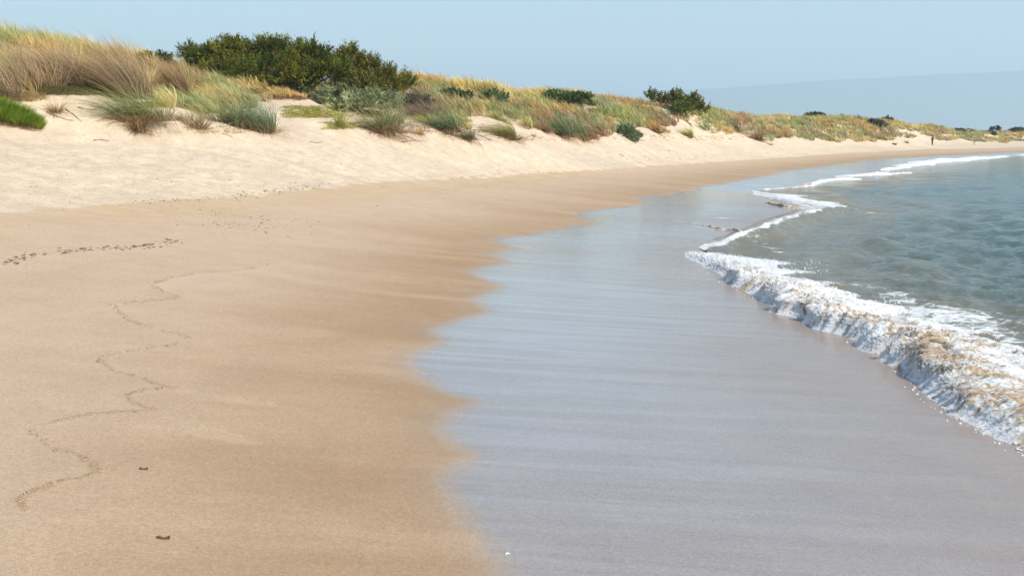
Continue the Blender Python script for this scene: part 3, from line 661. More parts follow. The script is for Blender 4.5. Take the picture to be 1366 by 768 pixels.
TUFTS = [
 (75,150,34,26,160,STRAW,'small pale straw tuft right of the bright green plant',(-.1,0),.5),
 (172,160,118,64,900,MG,'large arching green marram tussock with a brown skirt of dead leaves',(-.5,0),.55),
 (186,175,30,36,260,BROWN,'rusty brown clump of dead grass at the base of the largest arching tussock',(0,-.2),.9),
 (264,171,44,38,240,((.26,.18,.08),(.46,.36,.14)),'thin straw-coloured tuft between the large arching tussock and the star-shaped one',(.1,0),.5),
 (305,166,80,54,620,((.20,.20,.09),(.32,.38,.16)),'green tuft radiating like a star left of the blue-green one',(-.1,0),.4),
 (349,176,62,60,640,BLUE,'blue-green marram tuft on the sand crest, lowest of the left cluster',(-.25,0),.3),
 (330,172,30,24,140,STRAW,'low straw tuft wedged between the star-shaped tuft and the blue-green one',(-.1,0),.6),
 (240,160,40,20,120,GREY,'flattened grey-green tuft behind the thin straw tuft',(-.5,0),.3),
 (455,172,26,44,120,YG,'slender yellow-green tuft at the end of the creeping ground cover',(-.1,0),.3),
 (505,177,84,52,640,((.22,.19,.08),(.36,.36,.15)),'broad tuft with a dark brown base and stems trailing right over the sand',(-.2,0),.9),
 (517,168,30,30,200,((.09,.15,.04),(.15,.30,.06)),'vivid green spray of blades on the right of the broad brown-based tuft',(.3,0),0),
 (534,165,20,34,70,((.28,.24,.12),(.44,.38,.18)),'thin upright pale wisp standing alone in the sand',(0,0),0),
 (561,180,20,17,70,GOLD,'tiny yellow tuft on bare sand under the purple-brown dead bush',(-.2,0),.5),
 (596,176,60,50,520,((.15,.17,.08),(.28,.36,.17)),'green tuft sloping down to a point right of the purple-brown dead bush',(-.4,0),.5),
 (624,186,40,26,240,((.15,.16,.06),(.25,.28,.10)),'dark green fringe trailing a long root, left of the yellow-green tuft',(-.3,0),.6),
 (684,186,44,40,460,((.24,.22,.06),(.42,.40,.11)),'leaning yellow-green tuft with a dark right edge',(-.5,0),.4),
 (712,182,12,8,30,BROWN,'very small brown tuft just right of the leaning yellow-green tuft',(0,0),.3),
 (727,176,26,22,240,BROWN,'brown overhanging clump on a sand bank',(-.3,0),1.0),
 (752,183,44,42,460,((.13,.16,.075),(.22,.28,.13)),'deep green tuft beside the brown overhanging clump',(-.4,0),.5),
 (779,187,32,38,300,((.17,.20,.09),(.28,.34,.15)),'grey-green tuft coming down to a point on the sand at mid-beach',(-.4,0),.3),
 (800,178,20,28,160,BROWN,'rust-tinged tuft above the mid-beach grey-green one',(-.4,0),.5),
 (878,178,18,30,180,ORANGE,'narrow rusty tuft standing over the smooth sand slope',(-.2,0),.5),
 (921,184,20,22,160,YG,'small yellow-green tuft right of the smooth sand slope',(-.3,0),.3),
 (983,176,18,26,180,((.13,.11,.06),(.24,.20,.11)),'dark olive tuft left of the round brown one',(-.3,0),.4),
 (1010,187,30,20,260,BROWN,'round dark brown tuft on the sand below the orange crest',(-.2,0),.9),
 (1027,193,12,5,40,BROWN,'low brown scrap of grass in front of the round brown tuft',(0,0),.3),
 (1049,183,16,20,120,ORANGE,'orange-brown tuft right of the round brown one',(-.3,0),.4),
 (1193,193,8,5,60,((.09,.07,.03),(.15,.12,.06)),'dark speck of grass on the far sand left of the walking person',(0,0),.3),
 (1210,191,9,6,50,BROWN,'brown scrap of grass just left of the walking person',(-.3,0),.3),
]
for i, (px, py, w, h, n, pal, lab, lean, dead) in enumerate(TUFTS):
    tuft(px, py, w, h, n, pal, lab, lean, dead=dead, sub=1 if w < 36 else 3, seed=i*13)
# tall dry purple-brown stems on the left dune
for i, (px, py, w, h, n, lab) in enumerate([(168,128,80,86,900,'tall fan of purplish dry stems rising right behind the large arching tussock'),(95,112,90,58,800,'dark-bellied mound of dry stems combed to the left, left of the tall purplish fan'),(45,120,60,52,420,'thin grey-brown dry stems above the bright green plant'),(2,132,70,66,500,'dry stems cut by the left edge of the photo'),(232,124,70,50,620,'brown-bellied mound of grass right of the tall purplish fan')]):
    tuft(px, py, w, h, n, PURP if i != 4 else BROWN, lab, (-.75, .1), name='dry_grass_clump', cat='dry grass', group='tall dry clumps on the left dune', sub=6, seed=400+i, spread=.5, droop=.3)
tuft(568,160,62,34,700,((.20,.13,.10),(.34,.235,.18)),'purple-brown dead bush spilling down the sand right of the thicket',(-.35,0),name='dead_bush',cat='dead bush',group='dead bushes on the dune foot',sub=5,seed=500,spread=1.0,droop=.3,dead=.3)
tuft(590,172,30,18,240,BROWN,'low tangle of brown twigs hanging below the purple-brown dead bush',(.1,-.2),name='dead_bush',cat='dead bush',group='dead bushes on the dune foot',sub=2,seed=501,spread=1.0,droop=.8)

# ------------------------------------------------------------------ leafy shrubs
def sprigs(C0, D, nl, leaf, lw, slen, col, seed, cvar=.2, splay=.55):
    """sprig centres C0 with axis D, nl leaves each: leaf quads along the axis"""
    r = np.random.default_rng(seed); K = len(C0); idx = np.repeat(np.arange(K), nl); n = len(idx)
    t = r.random(n); D = D/np.linalg.norm(D, axis=1)[:, None]
    sl = slen*(.7+.6*r.random(K)); p = C0[idx]+D[idx]*(t*sl[idx])[:, None]+r.normal(0, slen*.08, (n, 3))
    d = D[idx]+r.normal(0, splay, (n, 3)); d /= np.linalg.norm(d, axis=1)[:, None]
    w = np.cross(d, r.normal(size=(n, 3))); w /= np.linalg.norm(w, axis=1)[:, None]
    l = leaf*(.6+.7*r.random(n))[:, None]; hw = lw*.5
    V = np.stack([p, p+d*l*.5+w*hw, p+d*l, p+d*l*.5-w*hw], 1).reshape(-1, 3)
    c = np.asarray(col)[idx]*(1+cvar*r.normal(size=n)).clip(.4, 1.8)[:, None]
    C = np.repeat(c, 4, 0); Q = np.arange(4*n).reshape(-1, 4)
    return V, Q, np.clip(C, .008, 1)
def tube(P, R, sides=5):
    P = np.asarray(P, float); n = len(P); V = []
    for i in range(n):
        d = P[min(i+1, n-1)]-P[max(i-1, 0)]; d /= np.linalg.norm(d)+1e-9
        a = np.cross(d, (0.3, .9, .1)); a /= np.linalg.norm(a)+1e-9; b = np.cross(d, a)
        for k in range(sides):
            t = 2*math.pi*k/sides; V.append(P[i]+(a*math.cos(t)+b*math.sin(t))*R[i])
    Q = [[i*sides+k, i*sides+(k+1) % sides, (i+1)*sides+(k+1) % sides, (i+1)*sides+k] for i in range(n-1) for k in range(sides)]
    return np.array(V), np.array(Q), np.full((len(V), 3), .3)
def shrub(name, Yd_, lobes, label, cols, seed, leaf=.11, lw=.045, slen=.42, dens=26, nl=22, wind=(-.35, 0, .55), cat='shrub', group=None, twigs=0, depth=.8, trunk=True, splay=.55):
    """lobes: (px, py, rx_px, ry_px, dY) ellipses seen in the photo, given real depth around Yd_"""
    r = np.random.default_rng(seed); cx = np.mean([l[0] for l in lobes]); 
    bot = max(l[1]+l[3] for l in lobes)-1.0; ysn = Yd_*np.linspace(.86, 1.22, 90); rx_, rz_ = ray(cx, bot); dd_ = np.abs(CAMH+rz_*ysn-terrain_z(rx_*ysn, ysn, False)); Yd_ = float(ysn[np.argmin(dd_)])
    print(name, round(cx), 'depth', round(Yd_, 1), 'gap', round(float(dd_.min()), 2))
    gx, gy, gz = at(cx, bot, Yd_); gz = float(terrain_z(gx, gy)); root = empty(name, (gx, gy, gz)); tag(root, label, cat, group)
    CC, DD, KK, centres = [], [], [], []
    for (a, b, rx, ry, dY) in lobes:
        Y = Yd_+dY; c = np.array(at(a, b, Y)); k = Y/F_; R = np.array([rx*k, max(rx, ry)*k*depth, ry*k]); centres.append((c, R))
        area = R[0]*R[2]; n = int(dens*(area*3.0+.3)); m = max(8, n//14)
        uc = r.normal(size=(m, 3)); uc /= np.linalg.norm(uc, axis=1)[:, None]; uc[:, 1] = np.where(r.random(m) < .6, -np.abs(uc[:, 1]), uc[:, 1]); uc[:, 2] = np.where(r.random(m) < .5, np.abs(uc[:, 2]), uc[:, 2])
        cc = c+uc*R*r.uniform(.45, 1.05, m)[:, None]; cb = (1+.30*r.normal(size=m)).clip(.55, 1.7)
        wi = r.integers(0, m, n); v = r.normal(size=(n, 3)); v /= np.linalg.norm(v, axis=1)[:, None]
        cr_ = .20*(R[0]+R[2])/2+.10
        q = cc[wi]+v*cr_*r.uniform(.3, 1, n)[:, None]*np.array([1.25, 1, .75])
        CC.append(q-[gx, gy, gz]); DD.append(v*.9+uc[wi]*.35+np.array(wind)+r.normal(0, .2, (n, 3)))
        KK.append(np.array(cols)[r.integers(0, len(cols), m)][wi]*cb[wi][:, None])
    C0, D0, K0 = map(np.concatenate, (CC, DD, KK))
    V, Q, C = sprigs(C0, D0, nl, leaf, lw, slen, K0, seed, splay=splay)
    mk('foliage', V, Q, M_LEAF, root, cols=C, smooth=False)
    if trunk:
        tb = []
        for c, R in centres:
            e = c-[gx, gy, gz]; s0 = np.array([e[0]*.55+.2, e[1]*.5, -.1])
            for j in range(4):
                tip = e+np.array([r.uniform(-.8, .8)*R[0], r.uniform(-.6, .2)*R[1], r.uniform(-.2, .6)*R[2]])
                mid = (s0+tip)/2+np.array([.1, 0, -.08])*R[2]+r.normal(0, .08, 3)
                tb.append(tube([s0, mid, tip], [.045, .03, .012]))
        V, Q, C = join(tb); mk('branch', V, Q, M_BARK, root)
    if twigs:
        tb = []
        for _ in range(twigs):
            c, R = centres[r.integers(len(centres))]; e = c-[gx, gy, gz]
            a_ = e+np.array([r.uniform(-.9, .9)*R[0], -R[1]*r.uniform(.3, 1.0), r.uniform(-.2, .7)*R[2]]); L = r.uniform(.5, 1.2)
            d = np.array([r.normal(-.25, .35), -.15, r.uniform(.6, 1)]); V, Q, C = tube([a_, a_+d*L*.5+r.normal(0, .05, 3), a_+d*L], [.020, .014, .008], 4); mk('dead_twig', V, Q, M_BARK, root)
    return root
DG = [(.095,.125,.020),(.15,.17,.026),(.21,.205,.030),(.11,.14,.024)]
OL = [(.17,.16,.028),(.24,.205,.034),(.12,.13,.024)]
shrub('evergreen_shrub', 60, [(272,84,24,14,1.5),(300,82,34,18,0),(290,98,36,10,-1),(343,78,34,19,.5),(390,77,32,17,0),(372,95,40,13,-1.2),(425,84,30,17,0),(440,98,30,15,-.8),(330,100,34,10,-1.5),(405,104,28,8,-.5),(258,74,12,6,1),(365,68,12,8,0),(312,70,14,8,0),(320,90,40,13,0),(420,94,36,13,0),(360,84,40,12,.5),(400,108,30,6,-.5),(285,84,26,12,.8)],
      'big dark evergreen thicket with a dense rounded crown behind the grass', DG+OL[:1], 21, slen=.55, leaf=.17, lw=.045, splay=.42, dens=80, nl=32, wind=(-.35, 0, .5), group='evergreen bushes on the dunes', twigs=8)
shrub('evergreen_shrub', 56, [(466,92,20,17,.5),(492,96,18,14,0),(512,107,22,13,-.4),(536,114,14,9,0),(480,112,26,9,-.6),(455,106,16,11,0),(500,119,28,6,-.5),(470,76,8,6,0)],
      'olive evergreen bush with bare grey twigs at the right end of the big thicket', OL+DG[:2], 22, slen=.55, leaf=.17, lw=.045, splay=.42, dens=80, nl=32, wind=(-.1, 0, .6), group='evergreen bushes on the dunes', twigs=34)
shrub('evergreen_shrub', 66, [(208,84,11,5,0),(198,85,7,3,0)], 'small dark bush top peeping over the grass left of the thicket', DG, 23, dens=110, nl=26, leaf=.15, lw=.06, group='evergreen bushes on the dunes')
SG = [(.27,.31,.155),(.35,.39,.20),(.20,.23,.10),(.38,.41,.23)]
shrub('silvery_shrub', 53, [(425,130,24,8,0),(455,130,28,9,-.3),(490,133,28,9,-.4),(520,138,24,8,-.3),(475,139,36,6,-.8)], 'low silvery grey-green shrub spreading in front of the thicket', SG, 24, leaf=.14, lw=.035, slen=.3, dens=170, nl=20, wind=(-.6, 0, .35), group='low leafy shrubs on the dunes', trunk=False)
shrub('silvery_shrub', 57, [(540,140,16,8,0),(560,138,14,6,0)], 'small grey shrub between the silvery shrub and the dead bush', [(.12,.14,.09),(.18,.19,.12)], 25, leaf=.14, lw=.035, slen=.3, dens=170, nl=20, group='low leafy shrubs on the dunes', trunk=False)
shrub('leafy_shrub', 82, [(735,132,13,6,0),(752,131,18,7,0),(772,133,15,6,0)], 'rounded deep green leafy shrub on the crest in the middle of the dunes', [(.10,.16,.045),(.15,.21,.065),(.07,.12,.035)], 26, leaf=.17, lw=.09, slen=.35, dens=80, nl=26, wind=(0, 0, .3), group='low leafy shrubs on the dunes')
shrub('leafy_shrub', 74, [(657,130,15,6,0),(668,134,12,4,0)], 'small blue-green leafy shrub high on the slope left of the rounded deep green one', [(.15,.21,.085),(.21,.28,.12)], 27, leaf=.14, lw=.07, slen=.25, dens=130, nl=24, group='low leafy shrubs on the dunes', trunk=False)
shrub('leafy_shrub', 68, [(612,130,12,6,0),(600,128,9,5,0)], 'small dark leafy shrub hanging below the golden crest', [(.12,.16,.055),(.18,.23,.09)], 28, leaf=.13, lw=.07, slen=.25, dens=130, nl=24, group='low leafy shrubs on the dunes', trunk=False)
x_, y_, z_ = hit(840, 186, 30, 200)
shrub('leafy_shrub', y_+.3, [(833,174,9,5,.3),(842,179,9,5,0),(849,184,6,3,-.3)], 'compact deep green shrub sloping down to the sand at mid-beach', [(.16,.22,.10),(.21,.27,.13),(.12,.17,.075)], 29, leaf=.16, lw=.045, slen=.3, dens=100, nl=24, group='low leafy shrubs on the dunes')
shrub('evergreen_shrub', 112, [(878,135,13,4,0),(900,136,18,7,0),(920,141,18,8,0),(905,148,18,5,-1),(933,147,8,4,0),(868,130,6,3,0)], 'dark pointed evergreen bush standing alone on the skyline', DG+OL[:1], 30, leaf=.22, lw=.10, slen=.6, dens=34, nl=30, wind=(.1, 0, .8), group='evergreen bushes on the dunes', twigs=6)
for i, (px, py, rx, ry, Yy, lab) in enumerate([(1087,154,15,6,172,'dark rounded bush on the far crest, first right of the lone pointed bush'),(1163,163,19,6,198,'long dark bush lying along the far crest'),(1184,159,8,3.5,215,'small dark bush just above the long dark bush'),(1122,157,7,3,190,'tiny dark bush between the rounded and long far bushes'),
        (1279,173.5,7,3,246,'dark bush on the far dune above the walking person'),(1318,177,11,5,262,'blue-green bush on the far dune slope near the right edge'),(1327,170.5,9,2.6,285,'flat dark bush on the farthest skyline'),(1357,172,11,3.4,285,'dark bush on the skyline cut by the right edge of the photo'),(1292,174,5,2.5,262,'small dark green bush low on the far skyline'),(987,160,5,6,140,'dark brown bush in the grass below the second orange crest')]):
    r_ = ry/ (Yy/ F_)  # noqa
    shrub('far_bush', Yy, [(px-rx*.45, py+2.0, rx*.42, ry*.40, 0), (px+rx*.1, py+1.7, rx*.42, ry*.5, 0), (px+rx*.5, py+2.3, rx*.38, ry*.4, 0)], lab, [(.10,.115,.04),(.15,.155,.055)] if i not in (5,) else [(.06,.095,.065),(.085,.12,.075)], 60+i, leaf=.36, lw=.2, slen=.4, dens=26, nl=26, wind=(0, 0, .3), group='bushes on the far dunes', trunk=False)
# bright green plant at the left edge
x_, y_, z_ = hit(24, 166, 20, 80)
rt = empty('bright_green_plant', (x_, y_, z_)); tag(rt, 'bright yellow-green bushy plant on the sand at the left edge', 'plant')
rg = np.random.default_rng(90); B, Ln = [], []
for _ in range(230):
    a_ = rg.uniform(-45, 52); lo = np.interp(a_, [-45, 0, 30, 54], [160, 164, 170, 174]); hi = np.interp(a_, [-45, 0, 30, 54], [142, 146, 156, 169])
    q = hit(a_, rg.uniform(hi, lo), 20, 80); B.append((q[0]-x_, q[1]-y_, q[2]-z_-.03)); Ln.append(np.interp(a_, [-45, 5, 30, 54], [.72, .66, .56, .40])*rg.uniform(.75, 1.1))
B = np.array(B); g_ = np.array([(.24,.36,.035), (.30,.42,.05), (.17,.28,.03)])[rg.integers(0, 3, len(B))]
V, Q, C = blades(B, 44, np.array(Ln), .017, (.15, -.08), .62, g_*[1.0,.75,.8], g_*1.12, 3, r0=.11, seed=91, droop=.12, cvar=.25); mk('green_blades', V, Q, M_GRASS, rt, cols=C)
V, Q, C = blades(np.array([np.array(hit(a_, np.interp(a_, [-30, 0, 30, 52], [163, 166, 171, 175])+rg.uniform(-2, 1), 20, 80))-[x_, y_, z_+.02] for a_ in rg.uniform(-30, 50, 70)]), 26, .20, .013, (0, -.1), 1.0, (.30,.19,.12), (.46,.32,.21), 3, r0=.16, seed=8, droop=.9); mk('dead_stems', V, Q, M_GRASS, rt, cols=C)

# ------------------------------------------------------------------ trailing roots and sticks
def stick(pts, rad, label, name='trailing_root', cat='root', group='roots and sticks on the sand'):
    P = np.array([hit(a, b, 15, 300) for a, b in pts]); P[:, 2] += rad*.7; o0 = P[0].copy()
    t = np.linspace(0, len(P)-1, len(P)*5); Q_ = np.stack([np.interp(t, range(len(P)), P[:, i]) for i in range(3)], 1)-o0
    Q_ += np.stack([vn(t*1.7, t*0, s=3)*.02, vn(t*1.3, t*0, s=4)*.03, np.abs(vn(t*.9, t*0, s=5))*.04], 1)
    V, Q, C = tube(Q_, np.linspace(rad, rad*.4, len(Q_)), 6); o = mk(name, V, Q, M_BARK); o.location = o0; tag(o, label, cat, group); return o
stick([(62,151),(80,158),(98,163)], .018, 'thin dark root under the small pale straw tuft')
stick([(88,147),(98,154),(110,164)], .022, 'greenish stem sloping down right of the small pale straw tuft')
stick([(126,188),(136,187),(147,189)], .02, 'short dark stick lying on the open sand below the largest tussock', 'stick', 'stick')
stick([(104,144),(122,148),(140,143)], .016, 'root running under the arching blades of the largest tussock')
stick([(297,179),(304,181),(311,183)], .02, 'short dark stick on the sand below the star-shaped tuft', 'stick', 'stick')
stick([(236,157),(247,165),(258,173)], .02, 'bent stem reaching down to the thin straw tuft')
stick([(528,177),(545,184),(556,188)], .03, 'stem trailing right from the broad brown-based tuft')
stick([(536,190),(550,188),(566,189)], .025, 'dark stick at the end of the broad tuft\'s trailing stem', 'stick', 'stick')
stick([(626,177),(640,181),(656,188)], .035, 'long pale root running down right from the dark green fringe')
stick([(645,176),(655,174),(668,171)], .03, 'root reaching left from the leaning yellow-green tuft')
stick([(414,189),(422,191),(430,190)], .02, 'small stick on the sand below the creeping ground cover', 'stick', 'stick')

# ------------------------------------------------------------------ seaweed crumbs, swash-line crumbs, shell
def flakes(name, pts, size, m, seed=2):
    """irregular curled flakes lying on the sand"""
    r = np.random.default_rng(seed); V, Q = [], []; k = 0
    for (x, y, z), s in zip(pts, size):
        n = 9; a0 = r.uniform(0, 6.28); el = r.uniform(.3, .8); th = .12
        ring = []
        for i in range(n):
            a = 2*math.pi*i/n; q = s*(1+.3*r.normal()); u, v = q*math.cos(a), q*el*math.sin(a)
            ring.append((x+u*math.cos(a0)-v*math.sin(a0), y+u*math.sin(a0)+v*math.cos(a0), z+.001+abs(r.normal())*s*.15))
        V += ring+[(p[0], p[1], p[2]+s*th+.002) for p in ring]+[(x, y, z+s*.35*r.random()+.003)]
        for i in range(n): j = (i+1) % n; Q.append((k+i, k+j, k+n+j)); Q.append((k+i, k+n+j, k+n+i)); Q.append((k+n+i, k+n+j, k+2*n))
        k += 2*n+1
    return mk(name, np.array(V), np.array(Q), m)
def scatter_line(pts, n, spx, spy, s0, s1, seed, clump=.0):
    r = np.random.default_rng(seed); out, sz = [], []
    for _ in range(n):
        i = r.uniform(0, len(pts)-1.001); j = int(i); t = i-j
        if clump and vn(np.array([i*2.2]), np.array([seed*1.3]))[0] < clump-.5+r.random()*.3: continue
        a = pts[j][0]*(1-t)+pts[j+1][0]*t+r.normal(0, spx); b = pts[j][1]*(1-t)+pts[j+1][1]*t+r.normal(0, spy)
        out.append(hit(a, b, 6, 200)); sz.append(s0*(s1/s0)**(r.random()**1.8))
    return out, sz
p1, s1 = scatter_line([(15,352),(30,343),(60,338),(95,334),(140,331),(180,330),(215,325),(240,320)], 330, 7, 1.8, .007, .045, 1, -.35)
p2, s2 = scatter_line([(180,268),(240,268),(300,264),(350,258),(385,253),(410,250),(425,247)], 330, 12, 1.8, .007, .045, 2, -.3)
p3, s3 = scatter_line([(270,285),(300,295),(340,300),(400,300)], 260, 26, 7, .006, .03, 3, -.2)
p4, s4 = scatter_line([(0,262),(130,256),(300,245),(480,238),(640,226),(800,215)], 260, 40, 16, .008, .045, 4, -.3)
p5, s5 = scatter_line([(840,209),(900,211),(960,210)], 46, 22, 3.5, .03, .12, 5, .0)
p6, s6 = scatter_line([(610,240),(645,235),(690,232),(780,228)], 40, 8, 1.5, .02, .07, 6, .0)
tag(flakes('seaweed_crumbs', p1+p2+p3+p4+p5+p6, s1+s2+s3+s4+s5+s6, M_WEED), 'dark crumbs of dried seaweed along the old tide lines', 'seaweed', kind='stuff')
p7, s7 = scatter_line(LINE_PX, 1300, 2.0, 1.0, .004, .021, 7, -.4)
p8, s8 = scatter_line([(590,258),(640,254),(665,250),(690,243)], 60, 16, 4, .02, .05, 8)
p9, s9 = scatter_line([(640,300),(300,420),(150,700)], 320, 150, 60, .003, .009, 9)
tag(flakes('sand_crumbs', p7+p8+p9, s7+s8+s9, M_CRUMB, 5), 'crumbs of damp sand left along the winding swash line', 'sand crumbs', kind='stuff')
def flake_thing(px, py, L, wd, m, name, label, cat, rz=0):
    x, y, z = hit(px, py, 6, 60); n = 14; V = []; 
    for i in range(n):
        t = i/(n-1); w = wd*math.sin(math.pi*min(max(t, .04), .96))**.6; u = (t-.5)*L; zz = .004+.006*math.sin(t*7)+.010*t
        for s_, dz in ((-1, 0), (-.4, .006), (.4, .007), (1, .001)): V.append((u, s_*w+.006*math.sin(t*9), zz+dz))
        for s_ in (1, -1): V.append((u, s_*w*.9, 0.0))
    V = np.array(V); Q = [[i*6+k, i*6+(k+1) % 6, (i+1)*6+(k+1) % 6, (i+1)*6+k] for i in range(n-1) for k in range(6)]
    o = mk(name, V, Q, m); o.location = (x, y, z); o.rotation_euler = (0, 0, rz); tag(o, label, cat); return o
flake_thing(217, 718, .095, .011, M_WEED, 'seaweed_scrap', 'dark narrow scrap of seaweed lying alone at the bottom left', 'seaweed', -.06)
flake_thing(191, 626, .068, .010, M_WEED, 'seaweed_scrap', 'dark narrow scrap of seaweed near the swash line, farther from the camera', 'seaweed', -.03)
def shell():
    x, y, z = hit(676, 738, 6, 30); V, Q = [], []; n, m = 15, 7
    for j in range(m):
        q = j/(m-1)
        for i in range(n):
            a = math.pi*(i/(n-1)-.5)*1.15; rr = .022*q*(1+.05*math.cos(i*math.pi))*(1-.12*abs(math.sin(a)))
            V.append((rr*math.sin(a), rr*math.cos(a)-.015, .010*math.sin(math.pi*(q*.85+.08))*math.cos(a*.8)+.001+.001*(i % 2)))
    o = mk('shell', np.array(V), grid_faces(m, n), plain('shell', (.80, .76, .70), (.72, .64, .56), 80, .4)); sd = o.modifiers.new('thick', 'SOLIDIFY'); sd.thickness = .002
    o.location = (x, y, z); o.rotation_euler = (0, 0, .5); tag(o, 'small white shell on the wet sand at the bottom', 'shell')
shell()

# ------------------------------------------------------------------ the person far down the beach
def person():
    x, y, z = hit(1243.5, 194.3, 100, 300); k = y/F_
    root = empty('person', (x, y, z)); tag(root, 'person in dark clothes standing far down the beach by the dunes', 'person')
    J = {'pel': (0,0,.93,.135), 'wst': (.0,0,1.08,.125), 'chs': (.0,.01,1.30,.165), 'nek': (.0,0,1.47,.062), 'jaw': (.0,-.03,1.56,.075), 'hed': (.0,-.02,1.66,.10), 'crn': (0,-.01,1.73,.07),
         'shL': (-.19,0,1.40,.068), 'elL': (-.25,.02,1.13,.050), 'wrL': (-.17,-.12,.96,.034), 'haL': (-.14,-.18,.93,.03),
         'shR': (.19,0,1.40,.068), 'elR': (.26,.02,1.13,.050), 'wrR': (.18,-.12,.96,.034), 'haR': (.15,-.18,.93,.03),
         'hiL': (-.09,0,.86,.10), 'knL': (-.10,-.05,.48,.065), 'anL': (-.09,.02,.09,.042), 'toL': (-.10,-.14,.04,.04),
         'hiR': (.09,0,.86,.10), 'knR': (.09,-.02,.48,.065), 'anR': (.08,.10,.09,.042), 'toR': (.09,-.05,.04,.04)}
    E = [('pel','wst'),('wst','chs'),('chs','nek'),('nek','jaw'),('jaw','hed'),('hed','crn'),('chs','shL'),('shL','elL'),('elL','wrL'),('wrL','haL'),('chs','shR'),('shR','elR'),('elR','wrR'),('wrR','haR'),
         ('pel','hiL'),('hiL','knL'),('knL','anL'),('anL','toL'),('pel','hiR'),('hiR','knR'),('knR','anR'),('anR','toR')]
    keys = list(J)
    for h_ in 'LR':                                    # five fingers each
        hx, hy, hz, _ = J['ha'+h_]
        for f in range(5):
            k2 = f'f{h_}{f}'; sx = (f-1.5)*.018 if f < 4 else (.045 if h_ == 'L' else -.045)
            J[k2] = (hx+sx, hy-(.075 if f < 4 else .03), hz-.03-(.01*(f % 2)), .009); E.append(('ha'+h_, k2))
    keys = list(J)
    me = bpy.data.meshes.new('body'); me.from_pydata([J[q][:3] for q in keys], [(keys.index(a), keys.index(b)) for a, b in E], [])
    o = bpy.data.objects.new('body', me); COL.objects.link(o)
    o.modifiers.new('skin', 'SKIN'); sv = me.skin_vertices[0].data
    for i, q in enumerate(keys): sv[i].radius = (J[q][3], J[q][3]*(.8 if q in ('pel','wst','chs') else 1)); sv[i].use_root = (q == 'pel')
    su = o.modifiers.new('sub', 'SUBSURF'); su.levels = su.render_levels = 2
    dg = bpy.context.evaluated_depsgraph_get(); m2 = bpy.data.meshes.new_from_object(o.evaluated_get(dg)); 
    bpy.data.objects.remove(o); body = bpy.data.objects.new('body', m2); COL.objects.link(body); body.parent = root
    mats = [plain('skin', (.45, .28, .20), (.42, .26, .18), 20), plain('dark_jacket', (.022, .024, .018), (.035, .035, .028), 20), plain('dark_trousers', (.012, .013, .018), (.02, .02, .028), 20), plain('boots', (.02, .015, .01), (.03, .02, .015), 20)]
    m2.materials.clear()
    for q in mats: m2.materials.append(q)
    for p in m2.polygons:
        c = p.center; hand = math.hypot(abs(c.x)-.15, c.y+.19) < .10 and c.z < 1.0
        p.material_index = 0 if (c.z > 1.50 or hand) else 1 if c.z > .84 or (abs(c.x) > .16 and c.z > .9) else 3 if c.z < .11 else 2; p.use_smooth = True
    # hair: a cap over the skull
    V, n, m = [], 16, 8
    for j in range(m):
        for i in range(n+1):
            a = 2*math.pi*i/n; b_ = j/(m-1)*1.9; fr = 1 if math.sin(a) > -.45 else .62
            b2 = b_*fr; V.append((.108*math.sin(b2)*math.cos(a), -.01+.118*math.sin(b2)*math.sin(a), 1.66+.125*math.cos(b2)))
    mk('hair', np.array(V), grid_faces(m, n+1), plain('hair', (.02, .014, .01), (.035, .025, .018), 40), root)
    root.rotation_euler = (0, 0, math.radians(200)); root.scale = (1, 1, 1)
person(); lap('person')
def post():
    x, y, z = hit(1299.5, 193.3, 100, 320); V, Q, C = tube([(0, 0, -.1), (.0, 0, .25), (-.03, 0, .5), (-.02, 0, .72)], [.09, .085, .075, .06], 8)
    o = mk('driftwood_post', V, Q, M_BARK); o.location = (x, y, z); tag(o, 'tiny dark post standing in the sand beyond the person, toward the right edge', 'post')
    r = tube([(0, 0, .45), (.12, 0, .6), (.16, 0, .7)], [.045, .035, .02], 6); mk('stub', r[0], r[1], M_BARK, o)
post()

# ------------------------------------------------------------------ distant hills
def hills():
    ridge = [(780,150),(840,130),(880,122),(930,117),(1000,113),(1060,109),(1100,106),(1150,103),(1200,100),(1240,98),(1280,96),(1330,93.5),(1366,92),(1450,88),(1560,84),(1700,90),(1900,120),(2100,160),(2200,180)]
    R = np.array([at(a, b, 9000.) for a, b in ridge]); xs = np.linspace(R[0, 0]-1500, R[-1, 0], 260); zs = np.interp(xs, R[:, 0], R[:, 2], left=-20)
    zs = zs+8*fbm(xs/350, xs*0, s=2, o=4)*np.clip(zs/200, 0, 1)
    D = np.linspace(-1, 1, 30); X = np.repeat(xs[None], 30, 0); Yy = 9000+D[:, None]*900+0*X
    Z = zs[None]*np.maximum(0, 1-np.abs(D[:, None])**1.6)+25*fbm(X/300, Yy/300, s=5)*(1-np.abs(D[:, None]))*np.abs(D[:, None])*2-10
    tag(mk('hills', np.stack([X, Yy, Z], -1).reshape(-1, 3), grid_faces(30, 260), M_HILL), kind='structure')
hills()

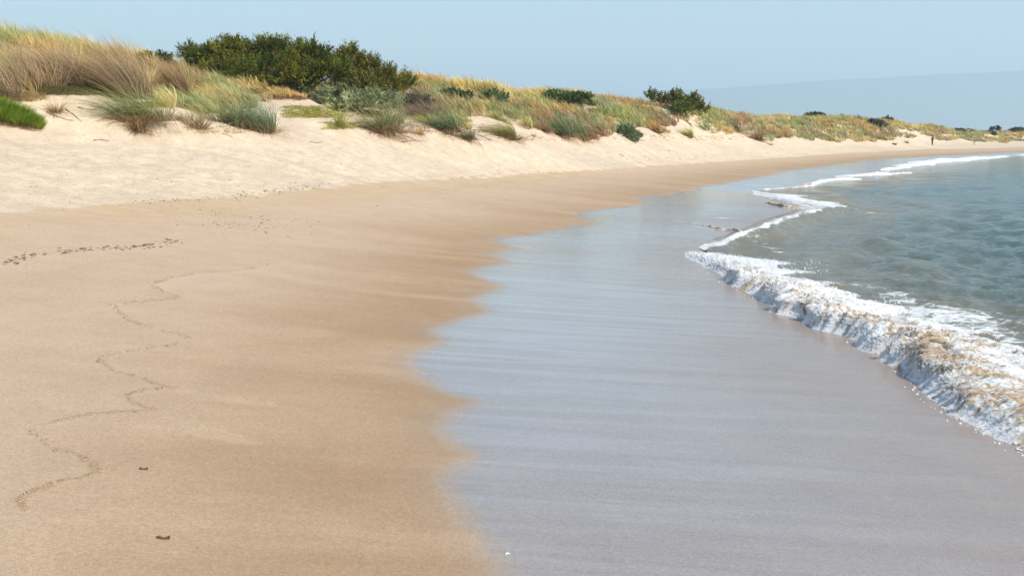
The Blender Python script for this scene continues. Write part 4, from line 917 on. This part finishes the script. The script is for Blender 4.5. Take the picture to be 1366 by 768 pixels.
# ------------------------------------------------------------------ haze
HAZE = 2.6e-4
def haze():
    x0, x1, y0, y1, z0, z1 = -70000, 70000, -3500, 16500, -6, 640
    V = [(x, y, z) for z in (z0, z1) for x, y in ((x0, y0), (x1, y0), (x1, y1), (x0, y1))]
    Q = [(0,3,2,1),(4,5,6,7),(0,1,5,4),(1,2,6,5),(2,3,7,6),(3,0,4,7)]
    m, nt, out = mat('haze'); v = nt.nodes.new('ShaderNodeVolumePrincipled'); v.inputs['Color'].default_value = (.62, .84, 1, 1); v.inputs['Density'].default_value = HAZE; v.inputs['Anisotropy'].default_value = .25
    nt.links.new(v.outputs[0], out.inputs['Volume']); tag(mk('haze', V, Q, m, smooth=False), kind='stuff')
haze(); lap('haze')

# ------------------------------------------------------------------ light
SE, SA = math.radians(41), math.radians(130)     # elevation, azimuth clockwise from the view direction
sd = Vector((math.sin(SA)*math.cos(SE), math.cos(SA)*math.cos(SE), math.sin(SE)))
sl = bpy.data.lights.new('sun', 'SUN'); sl.energy = 4.3; sl.angle = math.radians(.53); sl.color = (1, .925, .80)
so = bpy.data.objects.new('sun', sl); COL.objects.link(so); so.rotation_euler = sd.to_track_quat('Z', 'Y').to_euler(); so.location = (20, -10, 40)
w = bpy.data.worlds.new('World'); scene.world = w; w.use_nodes = True; nt = w.node_tree; nt.nodes.clear()
sk = nt.nodes.new('ShaderNodeTexSky'); sk.sky_type = 'NISHITA'; sk.sun_disc = False; sk.sun_elevation = SE; sk.sun_rotation = SA
sk.altitude = 0; sk.air_density = 1.15; sk.dust_density = .25; sk.ozone_density = 1.6
bg = nt.nodes.new('ShaderNodeBackground'); bg.inputs[1].default_value = .115; wo = nt.nodes.new('ShaderNodeOutputWorld')
nt.links.new(sk.outputs[0], bg.inputs[0]); nt.links.new(bg.outputs[0], wo.inputs[0])
scene.view_settings.view_transform = 'Standard'; scene.view_settings.look = 'None'; scene.view_settings.exposure = .42; scene.view_settings.gamma = 1
scene.render.engine = 'CYCLES'; scene.cycles.volume_bounces = 1
